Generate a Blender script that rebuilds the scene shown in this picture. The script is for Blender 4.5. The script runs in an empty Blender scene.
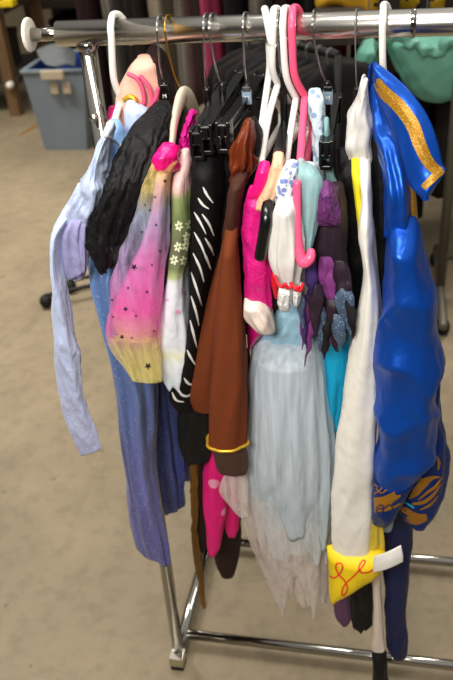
import bpy, math, random
import numpy as np
from mathutils import Vector, Matrix, noise
from mathutils.bvhtree import BVHTree
C = bpy.context.scene.collection
rnd = random.Random(7)

# ---------------------------------------------------------------- camera
F = 792.0; ROLL = math.atan2(98, 1227); PITCH = math.atan(510/792.); YAW = math.radians(13.0)
CAM = Vector((0.4313, -1.1089, 1.65))
_s, _c = math.sin(YAW), math.cos(YAW)
_f = Vector((-_s, _c, 0)); _r = Vector((_c, _s, 0)); _u = Vector((0, 0, 1))
LOOK = math.cos(PITCH)*_f - math.sin(PITCH)*_u
_d = -(math.sin(PITCH)*_f + math.cos(PITCH)*_u)
EX = math.cos(ROLL)*_r + math.sin(ROLL)*_d
EY = -math.sin(ROLL)*_r + math.cos(ROLL)*_d
def ray(px, py): return LOOK*F + EX*(px-226.5) + EY*(py-340)
def at(px, py, y):                    # point of the plane Y = y seen at that pixel
    v = ray(px, py); return CAM + v*((y-CAM.y)/v.y)
def atz(px, py, z):
    v = ray(px, py); return CAM + v*((z-CAM.z)/v.z)
cd = bpy.data.cameras.new('camera'); cam = bpy.data.objects.new('camera', cd); C.objects.link(cam)
m = Matrix((EX, -EY, -LOOK)).transposed().to_4x4(); m.translation = CAM; cam.matrix_world = m
cd.sensor_fit = 'VERTICAL'; cd.sensor_height = 22.3; cd.lens = F/680*22.3; cd.clip_start = .05
cd.dof.use_dof = True; cd.dof.focus_distance = 1.06; cd.dof.aperture_fstop = 4.2
bpy.context.scene.camera = cam

# ---------------------------------------------------------------- materials
def lin(h):
    if not isinstance(h, str): return tuple(h)+((1,) if len(h) == 3 else ())
    h = h.lstrip('#'); o = []
    for i in (0, 2, 4):
        c = int(h[i:i+2], 16)/255; o.append(c/12.92 if c <= .04045 else ((c+.055)/1.055)**2.4)
    return tuple(o)+(1,)
def mat(name, col, rough=.7, metal=0, sheen=0., spec=.4, bump=0., bscale=60, bstretch=.35, ramp=None, speck=None,
        alpha=None, mottle=0., mscale=9, mst=.5, weave=0., trans=0., coat=0.):
    M = bpy.data.materials.new(name); M.use_nodes = True; N = M.node_tree.nodes; L = M.node_tree.links
    b = N['Principled BSDF']; b.inputs['Roughness'].default_value = rough; b.inputs['Metallic'].default_value = metal
    b.inputs['Specular IOR Level'].default_value = spec; b.inputs['Sheen Weight'].default_value = sheen
    b.inputs['Coat Weight'].default_value = coat
    b.inputs['Base Color'].default_value = lin(col)
    tc = N.new('ShaderNodeTexCoord'); out = None
    if ramp:
        sx = N.new('ShaderNodeSeparateXYZ'); L.new(tc.outputs['UV'], sx.inputs[0])
        rp = N.new('ShaderNodeValToRGB'); L.new(sx.outputs['Y'], rp.inputs[0])
        e = rp.color_ramp.elements
        while len(e) < len(ramp): e.new(.5)
        for el, (p, c) in zip(e, ramp): el.position = p; el.color = lin(c)
        out = rp.outputs[0]
    def mix(f, c2, mode='MIX'):
        nonlocal out
        x = N.new('ShaderNodeMix'); x.data_type = 'RGBA'; x.blend_type = mode
        if isinstance(f, float): x.inputs[0].default_value = f
        else: L.new(f, x.inputs[0])
        if out is None: x.inputs[6].default_value = lin(col)
        else: L.new(out, x.inputs[6])
        if isinstance(c2, str): x.inputs[7].default_value = lin(c2)
        else: L.new(c2, x.inputs[7])
        out = x.outputs[2]
    def ncoord(scale):
        mp = N.new('ShaderNodeMapping'); mp.inputs['Scale'].default_value = scale; L.new(tc.outputs['Object'], mp.inputs[0]); return mp.outputs[0]
    if mottle:
        nz = N.new('ShaderNodeTexNoise'); nz.inputs['Scale'].default_value = mscale; nz.inputs['Detail'].default_value = 4
        L.new(ncoord((1, 1, mst)), nz.inputs['Vector'])
        r2 = N.new('ShaderNodeValToRGB'); r2.color_ramp.elements[0].position = .35; r2.color_ramp.elements[1].position = .65
        r2.color_ramp.elements[0].color = (1-mottle,)*3+(1,); L.new(nz.outputs[0], r2.inputs[0])
        mix(1.0, r2.outputs[0], 'MULTIPLY')
    if speck:                          # (colour, scale, size, amount)
        vo = N.new('ShaderNodeTexVoronoi'); vo.inputs['Scale'].default_value = speck[1]; L.new(tc.outputs['Object'], vo.inputs['Vector'])
        lt = N.new('ShaderNodeMath'); lt.operation = 'LESS_THAN'; lt.inputs[1].default_value = speck[2]; L.new(vo.outputs['Distance'], lt.inputs[0])
        ml = N.new('ShaderNodeMath'); ml.operation = 'MULTIPLY'; ml.inputs[1].default_value = speck[3]; L.new(lt.outputs[0], ml.inputs[0])
        mix(ml.outputs[0], speck[0])
    if out is not None: L.new(out, b.inputs['Base Color'])
    if bump:
        nz = N.new('ShaderNodeTexNoise'); nz.inputs['Scale'].default_value = bscale; nz.inputs['Detail'].default_value = 3
        nz.inputs['Distortion'].default_value = .6
        L.new(ncoord((1, 1, bstretch)), nz.inputs['Vector'])
        bp = N.new('ShaderNodeBump'); bp.inputs['Strength'].default_value = bump; bp.inputs['Distance'].default_value = .01
        L.new(nz.outputs[0], bp.inputs['Height']); L.new(bp.outputs[0], b.inputs['Normal'])
    if trans: b.inputs['Transmission Weight'].default_value = trans
    if alpha is not None:
        if alpha < 1:
            lw = N.new('ShaderNodeLayerWeight'); lw.inputs[0].default_value = .35
            mr = N.new('ShaderNodeMapRange'); mr.inputs[3].default_value = alpha; mr.inputs[4].default_value = min(1, alpha+.45)
            L.new(lw.outputs['Facing'], mr.inputs[0])
            nz = N.new('ShaderNodeTexNoise'); nz.inputs['Scale'].default_value = 110; nz.inputs['Detail'].default_value = 4
            L.new(ncoord((1, 1, .06)), nz.inputs['Vector'])
            m2 = N.new('ShaderNodeMapRange'); m2.inputs[1].default_value = .3; m2.inputs[2].default_value = .7; m2.inputs[3].default_value = -.16; m2.inputs[4].default_value = .2
            L.new(nz.outputs[0], m2.inputs[0]); ad = N.new('ShaderNodeMath'); ad.use_clamp = True
            L.new(mr.outputs[0], ad.inputs[0]); L.new(m2.outputs[0], ad.inputs[1]); L.new(ad.outputs[0], b.inputs['Alpha'])
    return M
M = {}
def mk(name, *a, **k): M[name] = mat(name, *a, **k)
mk('chrome', '#aaa69f', .1, 1)
mk('chrome_rail', '#dcd8d0', .24, 1)
mk('chrome_brushed', '#c9c3b8', .3, 1)
mk('steel_wire', '#b9b9b9', .25, 1)
mk('gold_wire', '#c79a3e', .3, 1)
mk('white_plastic', '#f1efea', .35, spec=.5)
mk('disc_plastic', '#e9e3d6', .45)
mk('pink_plastic', '#ff5c86', .3, spec=.5)
mk('cream_plastic', '#dccdb8', .4)
mk('black_plastic', '#0c0c0d', .22, spec=.6)
mk('black_rubber', '#0b0b0b', .7)
mk('tag_blue', '#7e93a3', .4)
mk('paper_white', '#f2f0ea', .8)
mk('ice', '#b4c3e6', .45, sheen=.3, bump=.5, bscale=70, ramp=[(0, '#bcd0ee'), (.35, '#b7c6e8'), (1, '#a9aed2')], speck=('#ffffff', 260, .22, .35))
mk('ice_blue', '#86b0e4', .4, sheen=.2, bump=.3)
mk('ice_lilac', '#9a98c4', .5, bump=.5, bscale=60, speck=('#d8d4f0', 300, .2, .3))
mk('ice_skirt', '#6f8fd0', .45, sheen=.2, bump=.35, bscale=40, bstretch=.12, ramp=[(0, '#74a2e0'), (.35, '#6c8ac8'), (.7, '#6d72b8'), (1, '#5f5ca6')], speck=('#dfe6ff', 170, .16, .6), mottle=.45, mscale=38, mst=.06)
mk('ice_skirt_back', '#5a6cb4', .45, bump=.35, bscale=40, bstretch=.12, ramp=[(0, '#4a5f92'), (.5, '#4b5a98'), (1, '#5a63b0')], speck=('#c9d4f6', 170, .16, .6), mottle=.45, mscale=38, mst=.06)
mk('silver_trim', '#c8ccd0', .4, .3, speck=('#ffffff', 400, .3, .6))
mk('black_cloth', '#08080a', .65, spec=.35, bump=.8, bscale=45, bstretch=.4)
mk('black_satin', '#060608', .4, bump=.4)
mk('dark_brown', '#2a1512', .8, bump=.3)
mk('blush', '#efb9a4', .7, bump=.2)
mk('pink_strap', '#e0557c', .5)
mk('hot_satin', '#f2147c', .32, bump=.5, bscale=40)
mk('hot_ruffle', '#d8128c', .5, bump=.9, bscale=90, bstretch=1)
mk('rainbow_in', '#f07bc0', .6, ramp=[(0, '#e9c06a'), (.1, '#dba6b4'), (.3, '#d89bd6'), (.5, '#f06cbc'), (.82, '#f65cb4'), (.9, '#e8a0a8'), (1, '#e3ce8c')])
mk('rainbow_tulle', '#f0a0d0', .6, alpha=.24, bump=.2, bscale=200, ramp=[(0, '#f2cf7a'), (.09, '#f0d488'), (.2, '#bcc8e2'), (.45, '#c9a3da'), (.62, '#f28ccc'), (.76, '#f577bd'), (.84, '#eccf9a'), (1, '#f2e486')])
mk('star_ink', '#31222c', .5)
mk('floral', '#e6ecf4', .55, bump=.3, ramp=[(0, '#f3c9c6'), (.12, '#f2c4c0'), (.155, '#93a068'), (.23, '#7c8a58'), (.36, '#6c6e58'), (.45, '#78825c'), (.49, '#b9c98a'), (.51, '#eef1fb'), (.8, '#f1f5fd'), (.84, '#f4f5d6'), (.88, '#eef3fa'), (1, '#d6e2ee')])
mk('petal', '#e8edc4', .6); mk('pink_blot', '#f0b4dc', .6)
mk('zebra_black', '#050506', .7, spec=.25, bump=.3); mk('zebra_white', '#d9d6d2', .6)
mk('rust_velvet', '#6e2e13', .4, spec=.3, bump=.5, bscale=28, bstretch=.5)
mk('brown_band', '#44271d', .7, spec=.2, sheen=.0, bump=.25)
mk('rust', '#6f351b', .8, spec=.15, sheen=.0, bump=.25, bscale=30, bstretch=.3)
mk('gold_trim', '#e0ae34', .35, .6)
mk('umber_sheer', '#4a3128', .6, bump=.2)
mk('sequin', '#d4127a', .4, speck=('#ff7cc8', 560, .26, .4), bump=.2, bscale=160, bstretch=1)
mk('cream_satin', '#e9d8cc', .35, bump=.3)
mk('magenta_satin', '#c01068', .3, bump=.3)
mk('peach', '#eec29a', .6, speck=('#f3a58f', 120, .35, .7), bump=.2)
mk('blue_floral', '#e9eef6', .5, speck=('#4c6cc4', 130, .45, .8), bump=.2)
mk('blue_floral_pale', '#c9dbe6', .6, speck=('#5f7fae', 90, .36, .7), bump=.3)
mk('white_satin', '#dedbd6', .3, sheen=.1, bump=.35, bscale=30, bstretch=.3)
mk('ivory_satin', '#ece8de', .33, sheen=.1, bump=.3, bscale=26, bstretch=.35)
mk('red_trim', '#d01226', .5, bump=.4, bscale=150, bstretch=1)
mk('lace', '#eeecea', .6, bump=.7, bscale=140, bstretch=1)
mk('turq_sheer', '#a6d4d6', .5, alpha=.5, bump=.3, bscale=50)
mk('tulle_blue', '#d3e0ea', .7, alpha=.5, bump=.2, bscale=90, bstretch=.1)
mk('tulle_white', '#e4ebf1', .7, alpha=.42, bump=.2, bscale=90, bstretch=.1)
mk('tulle_beige', '#efe2dc', .7, alpha=.22, bump=.2, bscale=90, bstretch=.1)
mk('lining', '#ccd4da', .7, bump=.2, bscale=60, bstretch=.15)
mk('waist_blue', '#9cc6dc', .5, bump=.5, bscale=50)
mk('purple_lace', '#6a2f6c', .45, speck=('#3a1644', 120, .32, .8), bump=.6, bscale=110, bstretch=1)
mk('plum_sheer', '#33202f', .5, mottle=.35, bump=.4, bscale=50)
mk('orchid', '#7d3a7c', .4, bump=.5); mk('violet', '#3c2a60', .4, bump=.4)
mk('slate_glitter', '#45566c', .4, speck=('#8fa8b8', 260, .25, .6), bump=.5)
mk('teal_dark', '#24505a', .4, bump=.4)
mk('turq_satin', '#1cb8e8', .35, metal=.25, bump=.5, bscale=26, bstretch=.4)
mk('pale_blue_satin', '#9cb8cc', .4, bump=.2)
mk('yellow', '#f2d018', .6, bump=.15); mk('yellow_bright', '#e6d81c', .6)
mk('yellow_net', '#ead04a', .6, alpha=.8)
mk('red_ink', '#e8401c', .5)
mk('royal', '#0d4db4', .36, metal=.55, spec=.4, bump=.45, bscale=20, bstretch=.6)
mk('royal_dark', '#0a327c', .42, metal=.5, spec=.3, bump=.6, bscale=18, bstretch=.6)
mk('navy', '#131d4c', .6, bump=.2)
mk('gold_glitter', '#a37316', .4, .35, speck=('#f6d878', 500, .3, .5))
mk('gold_print', '#a06c1c', .45, .25)
mk('pink_dot', '#e8157a', .55, speck=('#f8b4d4', 26, .3, .7), bump=.3)
mk('fur_tail', '#7c5518', .8, bump=.4, mottle=.4)
mk('dull_purple', '#6a4468', .7)
mk('bin_blue', '#78838c', .5, mottle=.15, mscale=5); mk('bin_liner', '#1d3f86', .5)
mk('label_tan', '#b0a189', .7)
mk('film', '#7a7e7e', .35, alpha=.6, bump=.8, bscale=20, bstretch=1)
mk('wood_post', '#6e5334', .7, mottle=.2); mk('shelf_dark', '#3a2f26', .8, mottle=.3)
mk('card', '#6b5238', .85); mk('grey_cloth', '#736c63', .85, mottle=.25); mk('taupe_cloth', '#8a7e6c', .85, mottle=.2)
mk('maroon', '#240c0f', .8); mk('charcoal', '#0f0d0c', .85, mottle=.3); mk('rose', '#b03a5c', .7); mk('umber_cloth', '#211812', .85)
mk('teal_satin', '#6dac97', .4, bump=.3, bscale=20); mk('rack_grey', '#6a645b', .5, .5); mk('rack_black', '#141210', .5, .3)
mk('hook_grey', '#8c8a86', .4, .6)
mk('tiger', '#b98c14', .7, speck=('#1a1208', 22, .2, 1.))
mk('wall_paint', '#4a3d30', .9, mottle=.3, mscale=1)
def floor_mat():
    Mt = bpy.data.materials.new('concrete'); Mt.use_nodes = True; N = Mt.node_tree.nodes; L = Mt.node_tree.links
    b = N['Principled BSDF']; tc = N.new('ShaderNodeTexCoord'); b.inputs['Roughness'].default_value = .55; b.inputs['Specular IOR Level'].default_value = .3
    n1 = N.new('ShaderNodeTexNoise'); n1.inputs['Scale'].default_value = 1.6; n1.inputs['Detail'].default_value = 8; n1.inputs['Roughness'].default_value = .65
    n2 = N.new('ShaderNodeTexNoise'); n2.inputs['Scale'].default_value = 26; n2.inputs['Detail'].default_value = 6
    for n in (n1, n2): L.new(tc.outputs['Object'], n.inputs['Vector'])
    r = N.new('ShaderNodeValToRGB'); e = r.color_ramp.elements
    e[0].position = .3; e[0].color = lin('#7d7059'); e[1].position = .7; e[1].color = lin('#998a70'); L.new(n1.outputs[0], r.inputs[0])
    r2 = N.new('ShaderNodeValToRGB'); e = r2.color_ramp.elements
    e[0].position = .3; e[0].color = (.82, .82, .82, 1); e[1].position = .55; e[1].color = (1, 1, 1, 1); L.new(n2.outputs[0], r2.inputs[0])
    x = N.new('ShaderNodeMix'); x.data_type = 'RGBA'; x.blend_type = 'MULTIPLY'; x.inputs[0].default_value = 1
    L.new(r.outputs[0], x.inputs[6]); L.new(r2.outputs[0], x.inputs[7]); vo = N.new('ShaderNodeTexVoronoi'); vo.inputs['Scale'].default_value = 7; L.new(tc.outputs['Object'], vo.inputs['Vector'])
    lt = N.new('ShaderNodeMath'); lt.operation = 'LESS_THAN'; lt.inputs[1].default_value = .07; L.new(vo.outputs['Distance'], lt.inputs[0])
    ml = N.new('ShaderNodeMath'); ml.operation = 'MULTIPLY'; ml.inputs[1].default_value = .35; L.new(lt.outputs[0], ml.inputs[0])
    y = N.new('ShaderNodeMix'); y.data_type = 'RGBA'; L.new(ml.outputs[0], y.inputs[0]); L.new(x.outputs[2], y.inputs[6]); y.inputs[7].default_value = lin('#4a3c2c')
    L.new(y.outputs[2], b.inputs['Base Color'])
    return Mt
M['concrete'] = floor_mat()

# ---------------------------------------------------------------- mesh helpers
class MB:
    def __init__(s): s.v = []; s.f = []; s.mi = []; s.uv = {}; s.mats = []
    def slot(s, m):
        if m not in s.mats: s.mats.append(m)
        return s.mats.index(m)
    def add(s, vs, fs, m, uvs=None):
        o = len(s.v); k = s.slot(m); s.v += [Vector(v) for v in vs]
        for f in fs: s.f.append([i+o for i in f]); s.mi.append(k)
        if uvs:
            for i, t in enumerate(uvs): s.uv[i+o] = t
        return s
    def box(s, c, size, m, rot=None):
        vs = []; R = rot or Matrix.Identity(3)
        for x in (-1, 1):
            for y in (-1, 1):
                for z in (-1, 1): vs.append(Vector(c)+R @ Vector((x*size[0]/2, y*size[1]/2, z*size[2]/2)))
        return s.add(vs, [(0, 1, 3, 2), (4, 6, 7, 5), (0, 4, 5, 1), (2, 3, 7, 6), (0, 2, 6, 4), (1, 5, 7, 3)], m)
    def tube(s, pts, r, m, n=14, flat=1.0, smooth=True, cap=True):
        P = crv([Vector(p) for p in pts], 8) if smooth and len(pts) > 2 else [Vector(p) for p in pts]
        rs = r if isinstance(r, (list, tuple)) else None
        vs = []; T0 = None; nrm = None; K = len(P)
        rad = lambda i: (np.interp(i/(K-1), np.linspace(0, 1, len(rs)), rs) if rs else r)
        rings = []
        seq = [(0, .0, -.55), (0, .6, -.4)] if cap else []
        seq += [(i, 1, 0) for i in range(K)]
        if cap: seq += [(K-1, .6, .4), (K-1, .0, .55)]
        for i, k, off in seq:
            t = (P[min(i+1, K-1)]-P[max(i-1, 0)]).normalized()
            if nrm is None:
                nrm = t.orthogonal().normalized()
                if abs(t.z) < .9: nrm = (Vector((0, 0, 1)) - t*t.z).normalized()
            nrm = (nrm - t*nrm.dot(t)).normalized(); bn = t.cross(nrm); rr = float(rad(i))
            c = P[i]+t*off*rr
            for j in range(n):
                a = 2*math.pi*j/n; vs.append(c+(nrm*math.cos(a)+bn*math.sin(a)*flat)*rr*max(k, .02))
        fs = []
        for i in range(len(seq)-1):
            for j in range(n): fs.append((i*n+j, i*n+(j+1) % n, (i+1)*n+(j+1) % n, (i+1)*n+j))
        fs += [tuple(range(n))[::-1], tuple((len(seq)-1)*n+j for j in range(n))]
        return s.add(vs, fs, m)
    def bvh(s): return BVHTree.FromPolygons(s.v, s.f)
    def build(s, name, parent=None, smooth=True, bevel=0, kind=None):
        me = bpy.data.meshes.new(name)
        off = Vector((0, 0, 0)); p = parent
        while p: off += p.location; p = p.parent
        o = bpy.data.objects.new(name, me)
        if parent is None:
            a = np.array([v[:] for v in s.v]); off = Vector(((a[:, 0].min()+a[:, 0].max())/2, (a[:, 1].min()+a[:, 1].max())/2, a[:, 2].min())); o.location = off
        me.from_pydata([v-off for v in s.v], [], s.f)
        for m_ in s.mats: me.materials.append(M[m_])
        me.polygons.foreach_set('material_index', s.mi)
        if s.uv:
            ul = me.uv_layers.new(name='UVMap')
            for l in me.loops: ul.data[l.index].uv = s.uv.get(l.vertex_index, (0, 0))
        if smooth: me.polygons.foreach_set('use_smooth', [True]*len(me.polygons))
        me.update(); C.objects.link(o); o.parent = parent
        if bevel:
            b = o.modifiers.new('bevel', 'BEVEL'); b.width = bevel; b.segments = 3; b.limit_method = 'ANGLE'
        if kind: o['kind'] = kind
        return o
    # patterns that lie on the surface itself
    def stroke(s, px, w, m, tree, lift=.0012):
        P = crv([Vector((a[0], a[1], 0)) for a in px], 6) if len(px) > 2 else [Vector((px[0][0], px[0][1], 0)).lerp(Vector((px[1][0], px[1][1], 0)), t/6) for t in range(7)]
        L = []; K = len(P); hits = []
        for i, p in enumerate(P):
            t = (P[min(i+1, K-1)]-P[max(i-1, 0)]); t = t/(t.length or 1); nn = Vector((-t.y, t.x, 0))
            ww = w if not isinstance(w, (list, tuple)) else float(np.interp(i/(K-1), np.linspace(0, 1, len(w)), w))
            row = []
            for k in (-.5, 0, .5):
                q = p+nn*ww*k; d = ray(q.x, q.y).normalized(); h = tree.ray_cast(CAM, d)
                row.append(h[0]-d*lift if h[0] else None)
            hits.append(row)
        for i in range(K-1):
            for k in range(2):
                q = [hits[i][k], hits[i][k+1], hits[i+1][k+1], hits[i+1][k]]
                if all(x is not None for x in q) and max((q[0]-q[2]).length, (q[1]-q[3]).length) < .05: s.add(q, [(0, 1, 2, 3)], m)
    def patch(s, poly, m, tree, lift=.0012):
        c = (sum(p[0] for p in poly)/len(poly), sum(p[1] for p in poly)/len(poly)); vs = []
        for p in [c]+list(poly):
            d = ray(*p).normalized(); h = tree.ray_cast(CAM, d)
            if not h[0]: return
            vs.append(h[0]-d*lift)
        n = len(poly)
        if max((v-vs[0]).length for v in vs) < .03: s.add(vs, [(0, i+1, (i+1) % n+1) for i in range(n)], m)
    def star(s, x, y, r, m, tree, k=5, a0=0.3, inner=.42):
        s.patch([(x+(r if i % 2 == 0 else r*inner)*math.cos(a0+math.pi*i/k), y+(r if i % 2 == 0 else r*inner)*math.sin(a0+math.pi*i/k)) for i in range(2*k)], m, tree)
def crv(P, n=6):
    o = []
    for i in range(len(P)-1):
        a, b, c, d = P[max(i-1, 0)], P[i], P[i+1], P[min(i+2, len(P)-1)]
        for k in range(n):
            t = k/n; o.append(.5*((2*b)+(c-a)*t+(2*a-5*b+4*c-d)*t*t+(3*b-a-3*c+d)*t**3))
    o.append(P[-1]); return o
def loft(mb, rows, m, y=-.1, b=.03, folds=(.1, 7), seed=0, n=88, step=3.2, hem=0., hemk=5, crumple=.0, cfreq=30, openb=True, dome=.004, drift=2.5, sharp=.45, wr=.0028, wf=30, wst=.22, fine=.0007, tilt=(0., 0.), btap=.55):
    """hanging cloth as a closed, folded tube: rows of (py, left, right[, y[, b]])"""
    R = random.Random(seed+11)
    rows = [tuple(r)+(y,)*(len(r) < 4) for r in rows]; rows = [tuple(r)+(b,)*(len(r) < 5) for r in rows]
    ry = [r[0] for r in rows]; py = list(np.arange(ry[0], ry[-1]-.5, step)) + [ry[-1]]
    def itp(x, k):
        i = max(0, min(len(rows)-2, int(np.searchsorted(ry, x, side='right'))-1))
        p = [rows[max(0, min(len(rows)-1, j))] for j in (i-1, i, i+1, i+2)]; t = (x-ry[i])/((ry[i+1]-ry[i]) or 1)
        h = ry[i+1]-ry[i]
        s0 = (p[2][k]-p[0][k])/((p[2][0]-p[0][0]) or 1)*h; s1 = (p[3][k]-p[1][k])/((p[3][0]-p[1][0]) or 1)*h
        return (2*t**3-3*t*t+1)*p[1][k]+(t**3-2*t*t+t)*s0+(-2*t**3+3*t*t)*p[2][k]+(t**3-t*t)*s1
    ks = [(max(2, folds[1]+R.choice((-2, -1, 0, 1, 2, 3))), R.uniform(0, 6.3), R.uniform(-drift, drift), R.uniform(.5, 1)) for _ in range(3)]
    so = Vector((seed*3.17, seed*1.31, seed*.7)); sh = R.choice((-1, 1))*R.uniform(.4, .9)
    rings = []
    for yy in py:
        Lp, Rp, yd, bd = (itp(yy, k) for k in (1, 2, 3, 4))
        if Rp < Lp+1: Rp = Lp+1
        t = (yy-py[0])/(py[-1]-py[0]); bd *= (1-btap*t**4)*min(1, .3+t*7)
        c = at((Lp+Rp)/2, yy, yd); v = ray((Lp+Rp)/2, yy); s_ = abs(v.x/v.y)
        A = abs(at(Rp, yy, yd).x-at(Lp, yy, yd).x)/2
        bb = min(bd, .85*A/max(s_, .05)); a = math.sqrt(max(A*A-(s_*bb)**2, (.3*A)**2)); ring = []
        amp = min(1., A/.022)*min(1, .3+2.2*t)
        tl = tilt[0]*(1-t)+tilt[1]*t
        for j in range(n):
            th = 2*math.pi*j/n; f = 0
            for k, ph, dr, w in ks:
                q = math.sin((k*th+ph+dr*t*2)); f += w*(q*(1-sharp)+sharp*(1-2*abs(math.sin((k*th+ph+dr*t*2)/2))))
            f /= 2.2
            r = 1+folds[0]*(f-.35)*min(1, .35+t*1.3)
            cx, sx = math.cos(th), math.sin(th)
            p = Vector((c.x+a*r*math.copysign(abs(cx)**.9, cx), c.y+bb*r*math.copysign(abs(sx)**.9, sx), c.z+tl*cx*a))
            q = Vector((p.x+sh*p.z*.35, p.y, p.z*wst))*wf+so
            n1 = 1-2.6*abs(noise.noise(q)); q2 = Vector((p.x-sh*p.z*.8, p.y+p.z*.3, p.z*.55))*wf*2.3+so
            d = (wr*n1+fine*(1-2.6*abs(noise.noise(q2)))-wr*.5)*amp
            p += Vector((cx, sx, 0))*d
            if hem:
                g = noise.noise(Vector((cx*hemk*.45, sx*hemk*.45, seed*1.7)))*1.6+noise.noise(Vector((cx*hemk*1.1, sx*hemk*1.1, seed*.7+9)))*.5
                p.z -= hem*t**4*g*1.6
            if crumple: p += noise.noise_vector(p*cfreq+so)*crumple
            ring.append(p)
        rings.append((ring, t, c))
    vs = []; uv = []; fs = []; mb.last_ring = rings[-1][0]
    def put(ring, t):
        for j, p in enumerate(ring): vs.append(p); uv.append((j/n, t))
    c0 = sum(rings[0][0], Vector())/n
    put([c0.lerp(p, .5)+Vector((0, 0, dome)) for p in rings[0][0]], 0); put([c0.lerp(p, .88)+Vector((0, 0, dome*.6)) for p in rings[0][0]], 0)
    for r_, t, c in rings: put(r_, t)
    cl = sum(rings[-1][0], Vector())/n
    if openb:
        put([cl.lerp(p, .93) for p in rings[-1][0]], 1)
        j2 = max(0, len(rings)-1-max(2, len(rings)//5)); cu = sum(rings[j2][0], Vector())/n
        put([cu.lerp(p, .85) for p in rings[j2][0]], 1)
    else:
        put([cl.lerp(p, .85)-Vector((0, 0, dome*.6)) for p in rings[-1][0]], 1); put([cl.lerp(p, .4)-Vector((0, 0, dome)) for p in rings[-1][0]], 1)
    K = len(vs)//n
    for i in range(K-1):
        for j in range(n): fs.append((i*n+j, (i+1)*n+j, (i+1)*n+(j+1) % n, i*n+(j+1) % n))
    fs.append(tuple(range(n))); fs.append(tuple((K-1)*n+j for j in range(n))[::-1])
    return mb.add(vs, fs, m, uv)
def sheet(mb, polys, m, th=.003, sub=5):
    """a thick piece of cloth through rows of (px, py, y)"""
    G = [crv([at(*p) for p in row], sub) for row in polys]
    G = [list(r) for r in zip(*[crv(list(col), sub) for col in zip(*G)])]
    a, b_ = len(G), len(G[0]); top = []; bot = []
    for i in range(a):
        for j in range(b_):
            du = G[min(i+1, a-1)][j]-G[max(i-1, 0)][j]; dv = G[i][min(j+1, b_-1)]-G[i][max(j-1, 0)]
            nn = du.cross(dv); nn = nn/(nn.length or 1)
            if nn.dot(CAM-G[i][j]) < 0: nn = -nn
            top.append(G[i][j]); bot.append(G[i][j]-nn*th)
    N = a*b_; fs = []
    for i in range(a-1):
        for j in range(b_-1):
            q = (i*b_+j, i*b_+j+1, (i+1)*b_+j+1, (i+1)*b_+j); fs += [q, tuple(k+N for k in q[::-1])]
    bd = [j for j in range(b_)]+[i*b_+b_-1 for i in range(1, a)]+[(a-1)*b_+j for j in range(b_-2, -1, -1)]+[i*b_ for i in range(a-2, 0, -1)]
    for i in range(len(bd)): x, z = bd[i], bd[(i+1) % len(bd)]; fs.append((x, x+N, z+N, z))
    return mb.add(top+bot, fs, m, [(j/b_, i/a) for i in range(a) for j in range(b_)]*2)
def tag(o, label, cat, group=None, kind=None):
    o['label'] = label; o['category'] = cat
    if group: o['group'] = group
    if kind: o['kind'] = kind
    return o
def thing(name, label, cat, loc, group=None):
    o = bpy.data.objects.new(name, None); C.objects.link(o); o.location = Vector(loc); o.empty_display_size = .05
    return tag(o, label, cat, group)
def cloth(name, parent, rows, m, **k):
    mb = MB(); loft(mb, rows, m, **k); return mb.build(name, parent)

# ---------------------------------------------------------------- the setting
mb = MB(); mb.box((0, 3, -.05), (20, 16, .1), 'concrete'); fl = mb.build('floor', smooth=False, kind='structure')
mb = MB(); mb.box((0, 10.6, 2.2), (20, .2, 4.6), 'wall_paint'); mb.build('wall_back', smooth=False, kind='structure')
mb = MB(); mb.box((-9.9, 3, 2.2), (.2, 15.4, 4.6), 'wall_paint'); mb.build('wall_left', smooth=False, kind='structure')
w = bpy.data.worlds.new('world'); bpy.context.scene.world = w; w.use_nodes = True
WN = w.node_tree.nodes; WL = w.node_tree.links
_tc = WN.new('ShaderNodeTexCoord'); _sx = WN.new('ShaderNodeSeparateXYZ'); WL.new(_tc.outputs['Generated'], _sx.inputs[0])
_rp = WN.new('ShaderNodeValToRGB'); _e = _rp.color_ramp.elements; _e[0].position = .1; _e[0].color = (.08, .075, .068, 1); _e[1].position = .75; _e[1].color = (.85, .82, .76, 1)
WL.new(_sx.outputs['Z'], _rp.inputs[0]); WL.new(_rp.outputs[0], WN['Background'].inputs[0]); WN['Background'].inputs[1].default_value = .42
def area(name, loc, size, power, target, col=(1, .955, .89), spread=math.pi):
    l = bpy.data.lights.new(name, 'AREA'); l.shape = 'RECTANGLE'; l.size, l.size_y = size; l.energy = power; l.color = col; l.spread = spread
    o = bpy.data.objects.new(name, l); C.objects.link(o); o.location = loc
    o.rotation_euler = (Vector(target)-Vector(loc)).to_track_quat('-Z', 'Y').to_euler(); return o
area('ceiling_lamp', (.1, -.6, 2.75), (1.3, .3), 17, (.3, -.1, .9))
area('front_key_light', (.1, -1.35, 1.95), (.6, .25), 15, (.25, 0, 1.05))  # added flash-like key just behind the camera, brightens the costume fronts
area('ceiling_lamp', (-2.6, 1.9, 3.8), (2.6, .4), 62, (-2.5, 2.1, 0), spread=1.75)
area('ceiling_lamp', (1.4, 2.4, 3.6), (2, .3), 22, (1.2, 2.5, 0), spread=1.9)

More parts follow.
